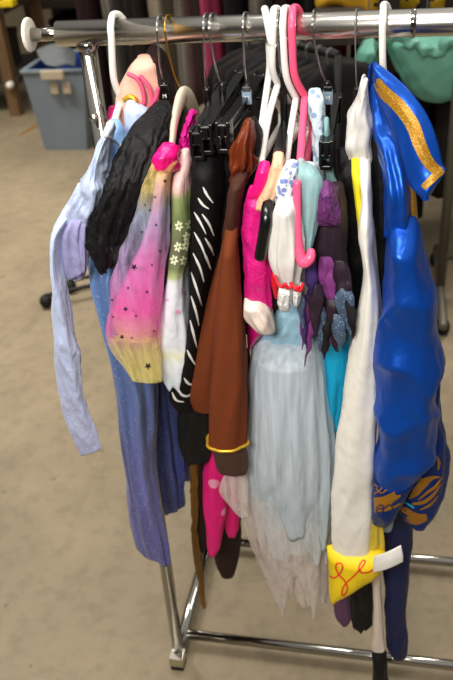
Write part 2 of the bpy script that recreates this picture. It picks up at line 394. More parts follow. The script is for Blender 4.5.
# ---------------------------------------------------------------- the chrome rack
H = 1.4225; RR = .0172
rack = thing('garment_rack', 'chrome garment rack in front holding all the costumes on its top rail', 'clothes rack', (.0, 0, 0))
XR = 1.15; YB = .365
mb = MB(); mb.tube([(-.033, 0, H), (XR, 0, H)], RR, 'chrome_rail', n=40, cap=False)
rail = mb.build('rail', rack)
mb = MB(); mb.tube([(-.072, 0, H), (-.02, 0, H)], .0095, 'chrome', n=24, cap=False); mb.build('rail_extension', rail)
mb = MB(); mb.tube([(-.0795, 0, H), (-.0785, 0, H), (-.0765, 0, H), (-.0745, 0, H), (-.0735, 0, H)], [.020, .0228, .0235, .0228, .020], 'disc_plastic', n=40, smooth=False, cap=False)
ec = mb.build('end_cap', rail); ec['label'] = 'round white plastic end cap'
mb = MB(); mb.tube([(.4545, 0, H), (.4585, 0, H)], RR+.0015, 'chrome', n=32); mb.build('joint_ring', rail)
mb = MB(); mb.tube([(.0085, 0, H-.014), (0, 0, .03)], .0135, 'chrome', n=24, cap=False); mb.tube([(.0085, 0, H-.02), (.0086, 0, H-.012)], .0165, 'chrome', n=24)
po = mb.build('upright', rack)
mb = MB(); bp = at(95, 117, -.014); mb.tube([bp, bp+Vector((0, -.006, 0))], .0065, 'chrome_brushed', n=16); mb.build('bolt', po)
mb = MB(); mb.tube([(.0085+XR-.1, 0, H-.014), (XR-.1, 0, .03)], .0135, 'chrome', n=24, cap=False); mb.build('upright', rack)
for x in (0, XR-.1):
    mb = MB(); mb.tube([(x, -.012, .03), (x, YB+.012, .03)], .0145, 'chrome', n=24); sb = mb.build('side_bar', rack)
    for yy in (-.012, YB+.012):
        mb = MB(); mb.box((x, yy, .0275), (.032, .034, .03), 'chrome_brushed'); mb.box((x, yy, .006), (.031, .033, .012), 'black_rubber')
        ft = mb.build('foot', sb, smooth=False, bevel=.002)
for yy in (.05, YB-.012):
    mb = MB(); mb.tube([(.012, yy, .032), (XR-.11, yy, .032)], .0118, 'chrome', n=24, cap=False); mb.build('base_rail', rack)

# ---------------------------------------------------------------- hangers
TXT = {}
def letter(ch, loc, size, parent, m, yaw=0.):
    if ch not in TXT:
        cu = bpy.data.curves.new('letter', 'FONT'); cu.body = ch; cu.align_x = 'CENTER'; cu.align_y = 'CENTER'; cu.size = 1; cu.extrude = .01
        o = bpy.data.objects.new('letter', cu); C.objects.link(o)
        dg = bpy.context.evaluated_depsgraph_get(); me = bpy.data.meshes.new_from_object(o.evaluated_get(dg)); bpy.data.objects.remove(o); TXT[ch] = me
    me = TXT[ch].copy(); me.materials.clear(); me.materials.append(M[m])
    R = Matrix.Rotation(yaw, 3, 'Z') @ Matrix.Rotation(math.pi/2, 3, 'X')
    off = Vector(); p = parent
    while p: off += p.location; p = p.parent
    for v in me.vertices: v.co = R @ (v.co*size)+Vector(loc)-off
    o = bpy.data.objects.new('letter', me); C.objects.link(o); o.parent = parent; return o
def hook(mb, top, neck, r, m, front=True, tip=0., lean=0.):
    X = at(top, 24, 0).x; s = -1 if front else 1; q = RR+r+.0008; N_ = at(neck[0], neck[1], 0.)
    zs = [(s*q*1.02, H-.004), (s*q*.93, H+.009), (s*q*.5, H+q*.87), (0, H+q), (-s*q*.55, H+q*.86), (-s*q*.98, H+.008), (-s*q*1.05, H-.012), (-s*q*.9, H-.02-tip)]
    pts = [N_, Vector((N_.x*.55+X*.45+lean, s*q*.75, (N_.z+H)/2-.012))]
    pts += [Vector((X+(0 if i < 4 else .0035*(i-3)), a, z)) for i, (a, z) in enumerate(zs)]
    mb.tube(pts, r, m, n=12); return N_
def tube_hanger(name, label, top, neck, end, m, r=.005, front=True, ye=-.16, tip=0., mid=None, group='plastic hangers on the rail', extra=None, lean=0.):
    N_ = at(neck[0], neck[1], 0); t = thing(name, label, 'hanger', (N_.x, 0, N_.z), group)
    mb = MB(); hook(mb, top, neck, r, m, front, tip, lean); mb.build('hook', t)
    E = at(end[0], end[1], ye); B = Vector((2*N_.x-E.x, -E.y, E.z)); mb = MB()
    a = [N_] + ([at(*mid)] if mid else [N_.lerp(E, .5)+Vector((0, 0, .004))]) + [E]
    lo = Vector((0, 0, -.022))
    mb.tube(a+[E+Vector((0, -.006, -.012)), E+lo+Vector((0, .006, 0)), N_.lerp(E, .5)*1+Vector((0, 0, E.z-N_.lerp(E, .5).z))+lo, N_.lerp(B, .5)+Vector((0, 0, E.z-N_.lerp(E, .5).z))+lo, B+lo-Vector((0, .006, 0)), B+Vector((0, .006, -.012)), B, N_.lerp(B, .5), N_], r, m, n=12)
    mb.build('frame', t)
    return t
def clip_hanger(name, label, top, neck, f, b, front=True, size=None, wire='steel_wire', clips=True, hgt=.016, th=.007, tagpx=None, tagcol='tag_blue', group='black clip hangers', yf=-.14, yb=.13, wr_=.0015):
    N_ = at(neck[0], neck[1], 0); t = thing(name, label, 'hanger', (N_.x, 0, N_.z), group)
    mb = MB(); hook(mb, top, neck, wr_, wire, front); mb.build('hook', t)
    a, c = at(f[0], f[1], yf), at(b[0], b[1], yb); mb = MB(); d = (c-a).normalized()
    side = d.cross(Vector((0, 0, 1))).normalized(); up = side.cross(d); R = Matrix((side, d, up)).transposed()
    mb.box((a+c)/2, (th, (c-a).length, hgt), 'black_plastic', R)
    for k in (.45, -.45): mb.box((a+c)/2+up*hgt*k, (th*2.1, (c-a).length, hgt*.16), 'black_plastic', R)
    pr = (a+c)/2; mb.tube([N_+Vector((0, 0, .002)), Vector((N_.x, 0, min(N_.z, pr.z)-.012))], .0055, 'black_plastic', n=10)
    mb.build('bar', t, smooth=False, bevel=.001)
    if clips:
        for e, sg in ((a, 1), (c, -1)):
            q = e+d*.012*sg-up*.006
            mb = MB(); mb.box(q+side*.007, (.005, .024, .036), 'black_plastic', R); mb.box(q-side*.007, (.005, .024, .036), 'black_plastic', R)
            mb.box(q+up*.012, (.02, .02, .006), 'black_plastic', R); mb.box(q-up*.02, (.017, .022, .006), 'black_plastic', R)
            mb.build('clip', t, smooth=False, bevel=.0015)
    if size:
        p = at(tagpx[0], tagpx[1], -.006); mb = MB(); mb.box(p, (.0135, .006, .02), tagcol); mb.box(p+Vector((0, 0, .0115)), (.012, .007, .007), 'black_plastic')
        sg = mb.build('size_tag', t, smooth=False, bevel=.001); sg['label'] = 'size tag marked '+size
        letter(size, p+Vector((0, -.0033, -.001)), .0085, sg, 'paper_white')
    return t
tube_hanger('plastic_hanger', 'white plastic hanger farthest left, through the collar of the ice blue dress', 115, (122, 100), (113, 130), 'white_plastic', .0049, True, ye=-.06, lean=-.004)
clip_hanger('clip_hanger', 'black hanger with silver hook and dark size tag, left of the gold hooked hanger', 160, (164, 84), (143, 145), (178, 96), size='M', tagpx=(165, 95), tagcol='black_plastic', clips=False, yf=-.1, yb=.1)
t = thing('contoured_hanger', 'cream contoured hanger with thin gold wire hook, inside the rainbow dress', 'hanger', at(182, 92, 0))
mb = MB(); hook(mb, 168, (181, 90), .0014, 'gold_wire', True); mb.build('hook', t)
mb = MB(); mb.tube([at(171, 158, -.12), at(174, 125, -.07), at(179, 103, -.025), at(183, 95, -.005), at(189, 99, .02), at(195, 112, .06), at(200, 128, .10)], [.007, .010, .013, .0125, .0135, .012, .007], 'cream_plastic', n=16, flat=.5)
mb.build('frame', t)
t = clip_hanger('clip_hanger', 'black clip hanger on a silver hook, leftmost of the straight clip bars', 206, (207, 90), (196, 140), (222, 90), yf=-.14, yb=.06)
clip_hanger('clip_hanger', 'black straight clip hanger reaching back between two other clip bars', 212, (222, 85), (205, 134), (243, 74))
clip_hanger('clip_hanger', 'black straight clip hanger with a blue grey size tag, beside the brown velvet shoulder', 245, (247, 86), (222, 132), (262, 78), size='M', tagpx=(247, 97))
tube_hanger('plastic_hanger', 'white plastic hanger whose hook tip hangs in front of the rail, above the brown velvet', 265, (267, 88), (255, 155), 'white_plastic', .0048, False, ye=-.1, mid=(260, 135, -.05), tip=.0, lean=.002)
tube_hanger('plastic_hanger', 'white plastic hanger carrying the hot pink sequinned top', 275, (278, 84), (260, 174), 'white_plastic', .0048, True, ye=-.12, mid=(268, 120, -.05), lean=-.004)
clip_hanger('clip_hanger', 'black hanger on a silver hook, squeezed between white hangers', 279, (283, 76), (278, 160), (292, 98), clips=False, yf=-.12, yb=.1, hgt=.012)
tube_hanger('plastic_hanger', 'white plastic hanger touching the pink hanger, inside the white puffed dress', 285, (296, 98), (283, 200), 'white_plastic', .0048, True, mid=(288, 150, -.07), lean=-.005)
tube_hanger('plastic_hanger', 'bright pink plastic hanger under the pale turquoise sheer top', 294, (305, 96), (298, 190), 'pink_plastic', .0052, True, ye=-.15, mid=(301, 150, -.08), lean=-.006)
mb = MB(); mb.tube([at(297, 182, -.185), at(297, 215, -.19), at(298, 245, -.195), at(303, 262, -.2), at(310, 258, -.2), at(311, 250, -.195)], [.005, .0055, .0065, .0075, .007, .005], 'pink_plastic', n=14)
p_ = [o for o in C.objects if o.get('label', '').startswith('bright pink plastic')][0]; mb.build('arm_end', p_)
clip_hanger('clip_hanger', 'black clip hanger with blue grey size tag, behind the purple lace', 314, (327, 84), (326, 150), (336, 100), size='M', tagpx=(328, 97), yf=-.1, yb=.1, hgt=.02)
clip_hanger('wire_hanger', 'thin dark wire hanger holding the wrapped white costume', 356, (357, 90), (352, 130), (368, 104), wire='hook_grey', wr_=.001, clips=False, yf=-.06, yb=.1, hgt=.006, th=.004)
tube_hanger('plastic_hanger', 'white plastic hanger farthest right, standing out of the royal blue collar', 383, (385, 78), (390, 140), 'white_plastic', .0048, True, ye=-.1, lean=-.001)
# short black arm end poking out of the peach straps
t = thing('plastic_hanger', 'thick black hanger arm poking out under the peach printed strap', 'hanger', at(263, 240, -.2))
mb = MB(); mb.tube([at(273, 180, -.14), at(270, 195, -.165), at(267, 209, -.19), at(266, 222, -.2), at(263, 240, -.2), at(260, 258, -.2)], [.006, .007, .0075, .008, .0078, .0075], 'black_plastic', n=16); mb.build('arm', t)

# ---------------------------------------------------------------- costumes, left to right
def costume(name, label, cat, px, y=0., group=None):
    return thing(name, label, cat, at(px[0], px[1], y), group)
# A ice blue gown
g = costume('princess_gown', 'ice blue long-sleeved princess gown with glittery purple blue skirt, farthest left', 'costume', (140, 560), 0)
cloth('back_collar', g, [(103, 126, 136), (110, 124, 148), (122, 124, 152), (136, 122, 152), (146, 122, 150)], 'ice', y=-.045, b=.015, folds=(.12, 6), seed=2)
mb = MB(); loft(mb, [(122, 108, 121), (129, 105, 125), (136, 104, 128), (144, 103, 135), (155, 103, 140), (165, 104, 146), (180, 104, 150), (210, 104, 150), (250, 96, 140)], 'ice_blue', y=-.075, b=.02, folds=(.08, 5), seed=3)
t1 = mb.bvh(); mb.build('bodice', g)
mb = MB(); loft(mb, [(124, 106, 116), (131, 102, 117), (140, 97, 115), (150, 93, 114), (160, 90, 112), (170, 85, 112), (180, 80, 112), (190, 75, 111), (200, 69, 108), (210, 63, 104), (220, 57, 98), (232, 52, 94), (245, 51, 92), (258, 53, 90), (268, 60, 88), (275, 72, 86)], 'ice', y=-.13, b=.035, folds=(.13, 7), seed=4, crumple=.0025, cfreq=45, wr=.006, wf=42, wst=.5, fine=.002)
t2 = mb.bvh(); mb.build('upper_sleeve', g)
def on(px, trees, lift=.002):
    d = ray(*px).normalized(); hs = [h for h in (t_.ray_cast(CAM, d) for t_ in trees) if h[0]]
    return min(hs, key=lambda h: h[3])[0]-d*lift if hs else None
pts = [p for p in (on(q, (t1, t2)) for q in ((105, 136), (109, 137), (113, 140), (118, 144), (123, 148), (128, 151), (132, 154))) if p]
mb = MB(); mb.tube(pts, .002, 'silver_trim', n=8); mb.build('neck_trim', g)
cloth('sleeve_drape', g, [(190, 78, 108, -.115), (205, 70, 100, -.13), (218, 62, 95, -.145), (230, 56, 93), (245, 55, 92), (258, 57, 91), (268, 60, 90), (275, 66, 88)], 'ice_lilac', y=-.15, b=.02, folds=(.3, 7), seed=5, tilt=(0, .5))
cloth('lower_sleeve', g, [(185, 77, 92, -.11), (200, 68, 84, -.125), (214, 58, 76, -.145), (228, 51, 67, -.16), (245, 49, 62), (262, 49, 63), (282, 49.5, 66), (300, 50, 70), (320, 50, 75), (340, 51, 79), (360, 53, 82), (380, 56, 85), (400, 61, 88), (420, 67, 93), (440, 75, 99), (448, 78, 102), (452, 80, 103)], 'ice', y=-.17, b=.02, folds=(.12, 5), seed=6, tilt=(0, .45), wr=.004, wst=.4, btap=.8)
cloth('skirt_front', g, [(235, 84, 130), (270, 87, 133), (300, 94, 138), (340, 104, 150), (380, 111, 160), (420, 115, 160), (460, 121, 159), (500, 126, 164), (530, 130, 168), (548, 134, 170), (557, 137, 171)], 'ice_skirt', y=-.05, b=.06, tilt=(0, -.55), btap=.75, folds=(.38, 7), seed=7, sharp=.6, hem=.004, wst=.08, fine=.0004)
cloth('skirt_back', g, [(250, 110, 160), (300, 115, 168), (360, 122, 174), (400, 128, 180), (440, 138, 184), (480, 148, 187), (500, 154, 187), (508, 157, 186)], 'ice_skirt_back', y=.06, b=.05, tilt=(0, .3), folds=(.38, 7), seed=8, sharp=.6, wst=.08, fine=.0004, hem=.004)
# B black blouse
g = costume('blouse', 'black gathered blouse with a puffed sleeve, between the ice blue gown and the rainbow dress', 'costume', (115, 262), -.1)
cloth('sleeve', g, [(104, 153, 171, -.05), (114, 141, 173, -.065), (128, 127, 172, -.085), (142, 120, 168, -.105), (155, 116, 162, -.12), (170, 110, 158, -.13), (185, 104, 153, -.135), (198, 97, 149, -.135), (210, 90, 145, -.135), (222, 83, 142, -.135), (232, 81, 140, -.135), (242, 83.5, 136, -.135), (252, 89, 131, -.135), (260, 95, 127, -.135), (266, 101, 121, -.135)], 'black_cloth', b=.045, folds=(.22, 12), seed=9, crumple=.003, cfreq=50, sharp=.6, wr=.007, wf=45, fine=.003, hem=.004)
cloth('body', g, [(110, 160, 185), (160, 140, 180), (260, 130, 172), (330, 130, 168), (360, 132, 165)], 'black_cloth', y=.04, b=.05, folds=(.12, 8), seed=11)
# C blush top with brown
g = costume('top', 'blush pink top with bright pink straps and dark brown back, behind the leftmost hanger', 'costume', (140, 118), 0)
cloth('front', g, [(57, 137, 151, -.0), (64, 131, 156), (74, 125, 158), (84, 119, 160), (98, 115, 160), (112, 116, 160), (140, 118, 158)], 'blush', y=-.005, b=.014, folds=(.05, 5), seed=12)
fr = g.children[0]
mb = MB()
for pl in ([(128, 74), (136, 78), (142, 88), (144, 102), (138, 108), (133, 98)], [(140, 76), (148, 86), (152, 100), (150, 116)], [(150, 106), (156, 98), (158, 88)]):
    mb.tube([at(x, y_, -.024) for x, y_ in pl], .0032, 'pink_strap', n=8)
mb.build('strap', g)
mb = MB(); mb.tube([at(124, 100, -.026), at(130, 97, -.026), at(135, 100, -.026), at(136, 107, -.026)], .004, 'gold_trim', n=8); o = mb.build('buckle', g)
cloth('back', g, [(48, 148, 160), (54, 145, 165), (62, 145, 168), (75, 150, 172), (100, 152, 176), (140, 150, 176)], 'dark_brown', y=.02, b=.03, folds=(.1, 5), seed=13)
cloth('sash', g, [(108, 108, 122), (120, 106, 122), (135, 106, 122), (160, 106, 120)], 'magenta_satin', y=.03, b=.02, folds=(.1, 4), seed=14)
# D rainbow dress
g = costume('fairy_dress', 'rainbow tulle fairy dress in yellow and pink with dark stars and a hot pink shoulder', 'costume', (146, 384), -.15)
cloth('shoulder', g, [(147, 160, 174), (151, 155, 180), (157, 152, 180), (163, 151, 180), (169, 152, 178)], 'hot_satin', y=-.14, b=.03, folds=(.15, 6), seed=15, crumple=.003, cfreq=60, wr=.005, wf=50, fine=.001)
cloth('shoulder_ruffle', g, [(112, 190, 196), (120, 185, 196), (135, 181, 197), (148, 178, 197), (158, 177, 193), (164, 178, 190)], 'hot_ruffle', y=-.06, b=.025, folds=(.2, 7), seed=16, crumple=.006, cfreq=90)
cloth('underlayer', g, [(160, 158, 174), (180, 155, 171), (200, 152, 168), (220, 148, 167), (240, 142, 166), (260, 132, 165), (280, 122, 163), (300, 115, 161), (320, 111, 159), (333, 116, 157), (340, 122, 155)], 'rainbow_in', y=-.14, b=.02, folds=(.12, 6), seed=17)
mb = MB(); loft(mb, [(162, 152, 178), (170, 147, 174), (180, 142, 172), (190, 140, 172), (200, 138, 172), (220, 132, 171), (240, 123, 170), (260, 116, 168), (280, 111, 166), (300, 107, 164), (320, 105, 162), (335, 106, 160), (350, 112, 160), (365, 123, 161), (375, 130, 161), (381, 133, 161)], 'rainbow_tulle', y=-.15, b=.035, folds=(.12, 7), seed=18, sharp=.5, wr=.004, wst=.12, btap=.85)
tr = mb.bvh()
for x, y_, r in ((134, 267, 4), (148, 366, 4), (125.5, 309, 3), (122, 337, 3), (112, 300, 1.8), (128, 288, 1.8), (147, 292, 2), (136, 316, 1.8), (113, 317, 1.6), (160, 251, 2), (152, 265, 1.6), (155, 197, 1.6), (150, 210, 1.8), (156, 225, 1.8), (142, 232, 1.6), (165, 181, 2.4), (115, 270, 1.8), (132, 338, 1.6), (154, 331, 1.6), (145, 205, 1.4)):
    mb.star(x, y_, r, 'star_ink', tr)
mb.build('tulle_layer', g)
# E flower dress
g = costume('flower_dress', 'pale dress with blush shoulder, olive band of white flowers and white lower part', 'costume', (175, 384), -.12)
mb = MB(); loft(mb, [(152, 180, 190), (160, 176, 193), (170, 173, 194), (182, 171, 195), (200, 171, 196), (225, 171, 196), (250, 169, 194), (268, 167, 191), (300, 162, 191), (330, 158, 192), (350, 157, 192), (370, 158, 191), (378, 161, 190), (385, 166, 188)], 'floral', y=-.11, b=.04, folds=(.06, 6), seed=19, hem=.004)
tr = mb.bvh()
for x, y_ in ((179, 226), (187, 237), (178, 247), (186, 246), (174, 260), (184, 261), (190, 225)):
    for k in range(6):
        a = k*math.pi/3+.3; cx, cy = x+2.6*math.cos(a), y_+3.2*math.sin(a)
        mb.patch([(cx+(1.9*math.cos(q*.785)*math.cos(a)-1.2*math.sin(q*.785)*math.sin(a)), cy+(1.9*math.cos(q*.785)*math.sin(a)+1.2*math.sin(q*.785)*math.cos(a))*1.15) for q in range(8)], 'petal', tr)
for x, y_, r in ((178, 312, 3), (184, 293, 2.5), (167, 300, 1.5), (180, 275, 1.4)): mb.patch([(x+r*math.cos(q*.785), y_+r*.8*math.sin(q*.785)) for q in range(8)], 'pink_blot', tr)
mb.build('dress_body', g)
# F zebra trousers and black skirt
g = costume('trousers', 'black trousers with white zebra slashes, clipped to the leftmost black clip hanger', 'costume', (190, 405), -.1)
mb = MB(); loft(mb, [(140, 191, 216), (150, 191, 222), (180, 191, 228), (200, 190, 228), (240, 190, 222), (280, 189, 214), (320, 187, 210), (360, 180, 206), (380, 173, 203), (396, 169, 201), (404, 174, 198)], 'zebra_black', y=-.1, b=.045, folds=(.05, 5), seed=20)
tr = mb.bvh()
for pl in ([(203, 187), (207, 195), (213, 203)], [(198, 198), (203, 205), (209, 209)], [(194, 212), (200, 222), (206, 234)], [(202, 214), (209, 224), (214, 236)], [(194, 232), (201, 245), (206, 258)], [(205, 238), (211, 248), (214, 256)], [(193, 253), (200, 268), (204, 282)], [(203, 250), (208, 262), (211, 270)], [(191, 272), (197, 290), (202, 306)], [(191, 296), (196, 312), (199, 326)], [(190, 320), (194, 336), (197, 348)], [(187, 350), (191, 358), (196, 366)], [(176, 384), (181, 394), (188, 396), (194, 390)], [(184, 378), (189, 384), (196, 384)], [(172, 392), (176, 400), (184, 402)]):
    mb.stroke(pl, [.9, 2.6, 1.9, .8], 'zebra_white', tr)
mb.build('trouser_leg', g)
g = costume('skirt', 'plain black skirt clipped beside the brown velvet shoulder', 'costume', (222, 300), -.08)
cloth('panel', g, [(138, 212, 231), (160, 212, 238), (200, 212, 240), (250, 206, 232), (330, 196, 224), (400, 180, 222), (440, 178, 214), (458, 182, 212)], 'black_cloth', y=-.065, b=.045, folds=(.08, 7), seed=21)
cloth('waistband', g, [(132, 212, 230), (140, 212, 232), (148, 212, 232)], 'black_satin', y=-.1, b=.03, folds=(.03, 4), seed=22)
g = costume('leggings', 'dark brown leggings hanging low between the purple blue skirt and the pink dotted cloth', 'costume', (198, 548), .0)
cloth('leg', g, [(300, 180, 210), (400, 178, 212), (440, 182, 212), (470, 189, 211), (510, 193, 209), (548, 195, 207)], 'dark_brown', y=.02, b=.03, folds=(.1, 5), seed=23)
g = costume('dress', 'blue purple satin dress behind, showing only a strip beside the dark leggings', 'costume', (184, 480), .12)
cloth('skirt', g, [(250, 160, 205), (380, 168, 204), (440, 174, 200), (476, 178, 196)], 'ice_skirt_back', y=.13, b=.04, folds=(.1, 6), seed=24)
g = costume('costume_tail', 'ragged brown furry tail strip dangling lowest beside the left upright', 'costume', (203, 606), .04)
cloth('tail', g, [(440, 188, 200), (490, 190, 200), (530, 191, 199), (555, 193, 202), (575, 197, 204), (595, 199, 205), (607, 202, 206)], 'fur_tail', y=-.005, b=.012, folds=(.2, 5), seed=25, crumple=.003, cfreq=60, openb=False)
# G brown robe
g = costume('robe', 'rust brown robe with velvet shoulder, gold cuff trim and dark undersleeve', 'costume', (230, 476), -.15)
cloth('shoulder', g, [(124, 242, 253), (131, 238, 257), (145, 233, 258), (158, 231, 256), (170, 230, 253), (182, 229, 249)], 'rust_velvet', y=-.13, b=.035, folds=(.25, 7), seed=26, crumple=.007, cfreq=48, wr=.009, wf=48, wst=.6, sharp=.6)
cloth('shoulder_lining', g, [(120, 250, 257), (135, 250, 263), (160, 248, 262), (200, 240, 258), (260, 236, 256), (330, 236, 256)], 'black_cloth', y=-.09, b=.03, folds=(.08, 5), seed=27)
cloth('band', g, [(174, 232, 248), (190, 228, 246), (205, 226, 244), (220, 223.5, 243), (236, 221.5, 241)], 'brown_band', y=-.15, b=.03, folds=(.03, 4), seed=28)
cloth('back_panel', g, [(225, 224, 240), (250, 219, 240), (280, 211, 240), (310, 204, 240), (340, 198, 238), (370, 193, 232), (395, 189, 226), (408, 193, 220)], 'rust', y=-.115, b=.035, folds=(.1, 4), seed=29, wr=.002, wst=.1, fine=.0003)
mb = MB(); loft(mb, [(228, 225, 238), (250, 222, 239), (300, 216, 243), (340, 213, 246), (370, 211, 247), (400, 208, 247), (425, 207, 247), (438, 206.5, 246.5), (444, 207, 246)], 'rust', y=-.165, b=.024, btap=.1, folds=(.1, 4), seed=30, wr=.002, wst=.1, fine=.0003)
sl = mb.build('sleeve', g)
lr = mb.last_ring; mb = MB(); cc = sum(lr, Vector())/len(lr); mb.tube([cc+(p-cc)*1.1+Vector((0, 0, .004)) for p in lr[::4]]+[cc+(lr[0]-cc)*1.1+Vector((0, 0, .004))], .0026, 'gold_trim', n=8); mb.build('cuff_trim', sl)
cloth('undersleeve', g, [(430, 212, 245), (447, 212, 246), (460, 215, 248), (469, 217, 248), (473, 219, 246)], 'umber_sheer', y=-.16, b=.015, folds=(.08, 4), seed=31)
cloth('rear_sleeve', g, [(350, 234, 250), (400, 238, 249), (430, 240, 249), (438, 242, 248)], 'brown_band', y=-.11, b=.02, folds=(.05, 4), seed=32)
# R pink dotted + brown legs
g = costume('pyjamas', 'hot pink cloth with pale dots hanging below the brown robe', 'costume', (212, 553), -.02)
cloth('leg', g, [(380, 212, 232), (430, 208, 232), (455, 205, 232), (475, 203.5, 230), (500, 203, 228), (515, 204, 226), (530, 205, 224), (545, 207, 221), (553, 209, 216)], 'pink_dot', y=-.04, b=.03, folds=(.1, 5), seed=33)
cloth('leg', g, [(440, 218, 238), (480, 219, 239), (510, 221, 240), (526, 224, 239), (535, 228, 236)], 'pink_dot', y=-.01, b=.02, folds=(.1, 5), seed=34)
g = costume('leggings', 'dark brown pointed legging foot, lowest between the pink dotted cloth and the tulle skirt', 'costume', (228, 576), .05)
cloth('leg', g, [(400, 214, 244), (500, 214, 242), (540, 213, 241), (560, 214.5, 238), (568, 217, 236), (574, 220, 234)], 'dark_brown', y=.05, b=.03, folds=(.08, 4), seed=35, openb=False)
# H pink sequin top
g = costume('sequin_top', 'hot pink sequinned long sleeve with smooth collar and cream satin cuff', 'costume', (258, 345), -.16)
cloth('collar', g, [(164, 259, 270), (175, 255, 270), (185, 252, 268), (197, 248, 264)], 'hot_satin', y=-.165, b=.014, folds=(.05, 4), seed=36)
cloth('sleeve', g, [(188, 249, 266), (200, 245, 268), (215, 243, 270), (235, 242, 271), (260, 242, 272), (285, 243, 273), (300, 245, 274), (311, 249, 273)], 'sequin', y=-.155, b=.02, folds=(.1, 5), seed=37, crumple=.002, cfreq=60)
cloth('cuff', g, [(298, 244, 262), (306, 243, 270), (314, 244, 273), (322, 250, 275), (331, 258, 275)], 'cream_satin', y=-.16, b=.026, folds=(.14, 5), seed=38)
cloth('underskirt', g, [(300, 246, 270), (325, 246, 268), (338, 247, 258), (347, 248, 252)], 'magenta_satin', y=-.12, b=.025, folds=(.1, 5), seed=39)
# I peach strap top
g = costume('printed_top', 'peach printed top with narrow strap, between the hot pink and the blue floral collars', 'costume', (264, 206), -.15)
cloth('strap', g, [(155, 273, 284), (165, 271, 285), (180, 266, 283), (192, 261, 279), (201, 257, 275), (209, 255, 271)], 'peach', y=-.17, b=.018, folds=(.2, 6), seed=40)
cloth('body', g, [(160, 272, 284), (220, 264, 280), (300, 262, 282), (330, 266, 284)], 'brown_band', y=-.11, b=.025, folds=(.1, 5), seed=41)
# J white puff dress
g = costume('puff_sleeve_dress', 'white satin puffed sleeve with blue floral collar, red trim and lace frill', 'costume', (288, 310), -.17)
cloth('collar', g, [(163, 286, 298), (170, 281, 299), (182, 276, 298), (193, 274, 297), (203, 274, 296)], 'blue_floral', y=-.175, b=.018, folds=(.1, 5), seed=42)
cloth('sleeve', g, [(196, 277, 297), (210, 272, 300), (230, 268, 303), (248, 267, 303.5), (262, 270, 302), (272, 274, 300), (285, 277, 299)], 'white_satin', y=-.18, b=.03, folds=(.24, 7), seed=43, sharp=.6, wr=.005, wst=.15)
for k, (a0, b0) in enumerate((((277, 285), (293, 287)), ((293, 288), (303, 285)))):
    mb = MB(); mb.tube([at(a0[0]-2, a0[1]-9+k*4, -.205), at(a0[0]+1, a0[1]-1, -.212), at((a0[0]*2+b0[0])/3, a0[1]+2, -.214), at((a0[0]+b0[0])/2, a0[1]-1, -.215), at((a0[0]+b0[0]*2)/3, a0[1]+3, -.215), at(b0[0], b0[1]-1, -.212)], .0024, 'red_trim', n=8); mb.build('cuff_trim', g)
cloth('frill', g, [(284, 279, 293), (292, 278, 293), (300, 277, 292), (306, 279, 291), (310, 282, 289)], 'lace', y=-.19, b=.016, folds=(.2, 7), seed=44, hem=.002)
cloth('frill', g, [(284, 292, 303), (292, 292, 302), (299, 292, 301), (305, 294, 299)], 'lace', y=-.18, b=.014, folds=(.2, 7), seed=45)
cloth('ribbon', g, [(270, 272, 279), (280, 271, 279), (292, 273, 279), (298, 275, 278)], 'red_trim', y=-.17, b=.008, folds=(.1, 4), seed=46)
# L turquoise sheer top
g = costume('sheer_top', 'pale turquoise sheer top over the pink hanger', 'costume', (308, 252), -.17)
cloth('shoulder', g, [(162, 297, 305), (170, 296, 316), (180, 297, 323), (195, 299, 323), (210, 301, 321), (230, 303.5, 317), (245, 304.5, 313), (253, 305, 310)], 'turq_sheer', y=-.165, b=.022, folds=(.12, 6), seed=47)
cloth('body', g, [(165, 300, 316), (200, 303, 320), (260, 303, 316), (310, 302, 316), (330, 303, 314)], 'lining', y=-.13, b=.02, folds=(.1, 5), seed=48)
g = costume('floral_dress', 'pale blue floral dress sleeve standing behind the pink hanger', 'costume', (318, 170), -.05)
cloth('sleeve', g, [(91, 307, 321), (97, 307, 324), (110, 309, 325), (130, 312, 327), (150, 312, 328), (165, 313, 327), (185, 314, 326)], 'blue_floral_pale', y=-.06, b=.02, folds=(.1, 6), seed=49, crumple=.003, cfreq=60)
cloth('sleeve_edge', g, [(120, 324, 329), (150, 325, 331), (180, 326, 336), (186, 326, 340)], 'turq_sheer', y=-.07, b=.01, folds=(.05, 4), seed=50)
# K tulle dress
g = costume('tulle_dress', 'long white tulle skirt with ragged hem and pale blue waist, in the middle', 'costume', (290, 605), -.08)
cloth('waist', g, [(298, 280, 316), (308, 270, 320), (318, 262, 322), (330, 256, 325), (345, 252, 326)], 'waist_blue', y=-.1, b=.04, folds=(.15, 10), seed=51, crumple=.003, cfreq=50)
cloth('lining', g, [(335, 260, 322), (380, 258, 326), (430, 258, 328), (480, 258, 328), (530, 262, 326), (548, 264, 322)], 'lining', y=-.06, b=.06, folds=(.2, 10), seed=52, sharp=.4, hem=.012, hemk=4)
for q, (rows, mm, yy, bb, hh) in enumerate((
    ([(326, 257, 324), (345, 251, 326), (370, 247, 330), (400, 246, 333), (430, 245, 336), (460, 243, 337), (490, 246, 336), (515, 252, 332)], 'tulle_blue', -.095, .07, .045),
    ([(328, 258, 323), (360, 250, 327), (400, 248, 332), (440, 247, 335), (480, 248, 335), (520, 256, 332), (540, 262, 328)], 'tulle_white', -.085, .06, .04),
    ([(420, 250, 330), (460, 238, 332), (500, 238, 332), (540, 252, 332), (570, 266, 331), (592, 276, 327)], 'tulle_beige', -.05, .08, .045),
    ([(400, 250, 332), (460, 244, 333), (520, 252, 333), (560, 264, 333), (584, 272, 330)], 'tulle_beige', -.04, .06, .03))):
    cloth('tulle_layer', g, rows, mm, y=yy, b=bb, folds=(.09, 13), seed=53+q, sharp=.6, hem=hh, hemk=4+q, n=150, wr=.002, wf=60, wst=.06, fine=.0003, openb=True)
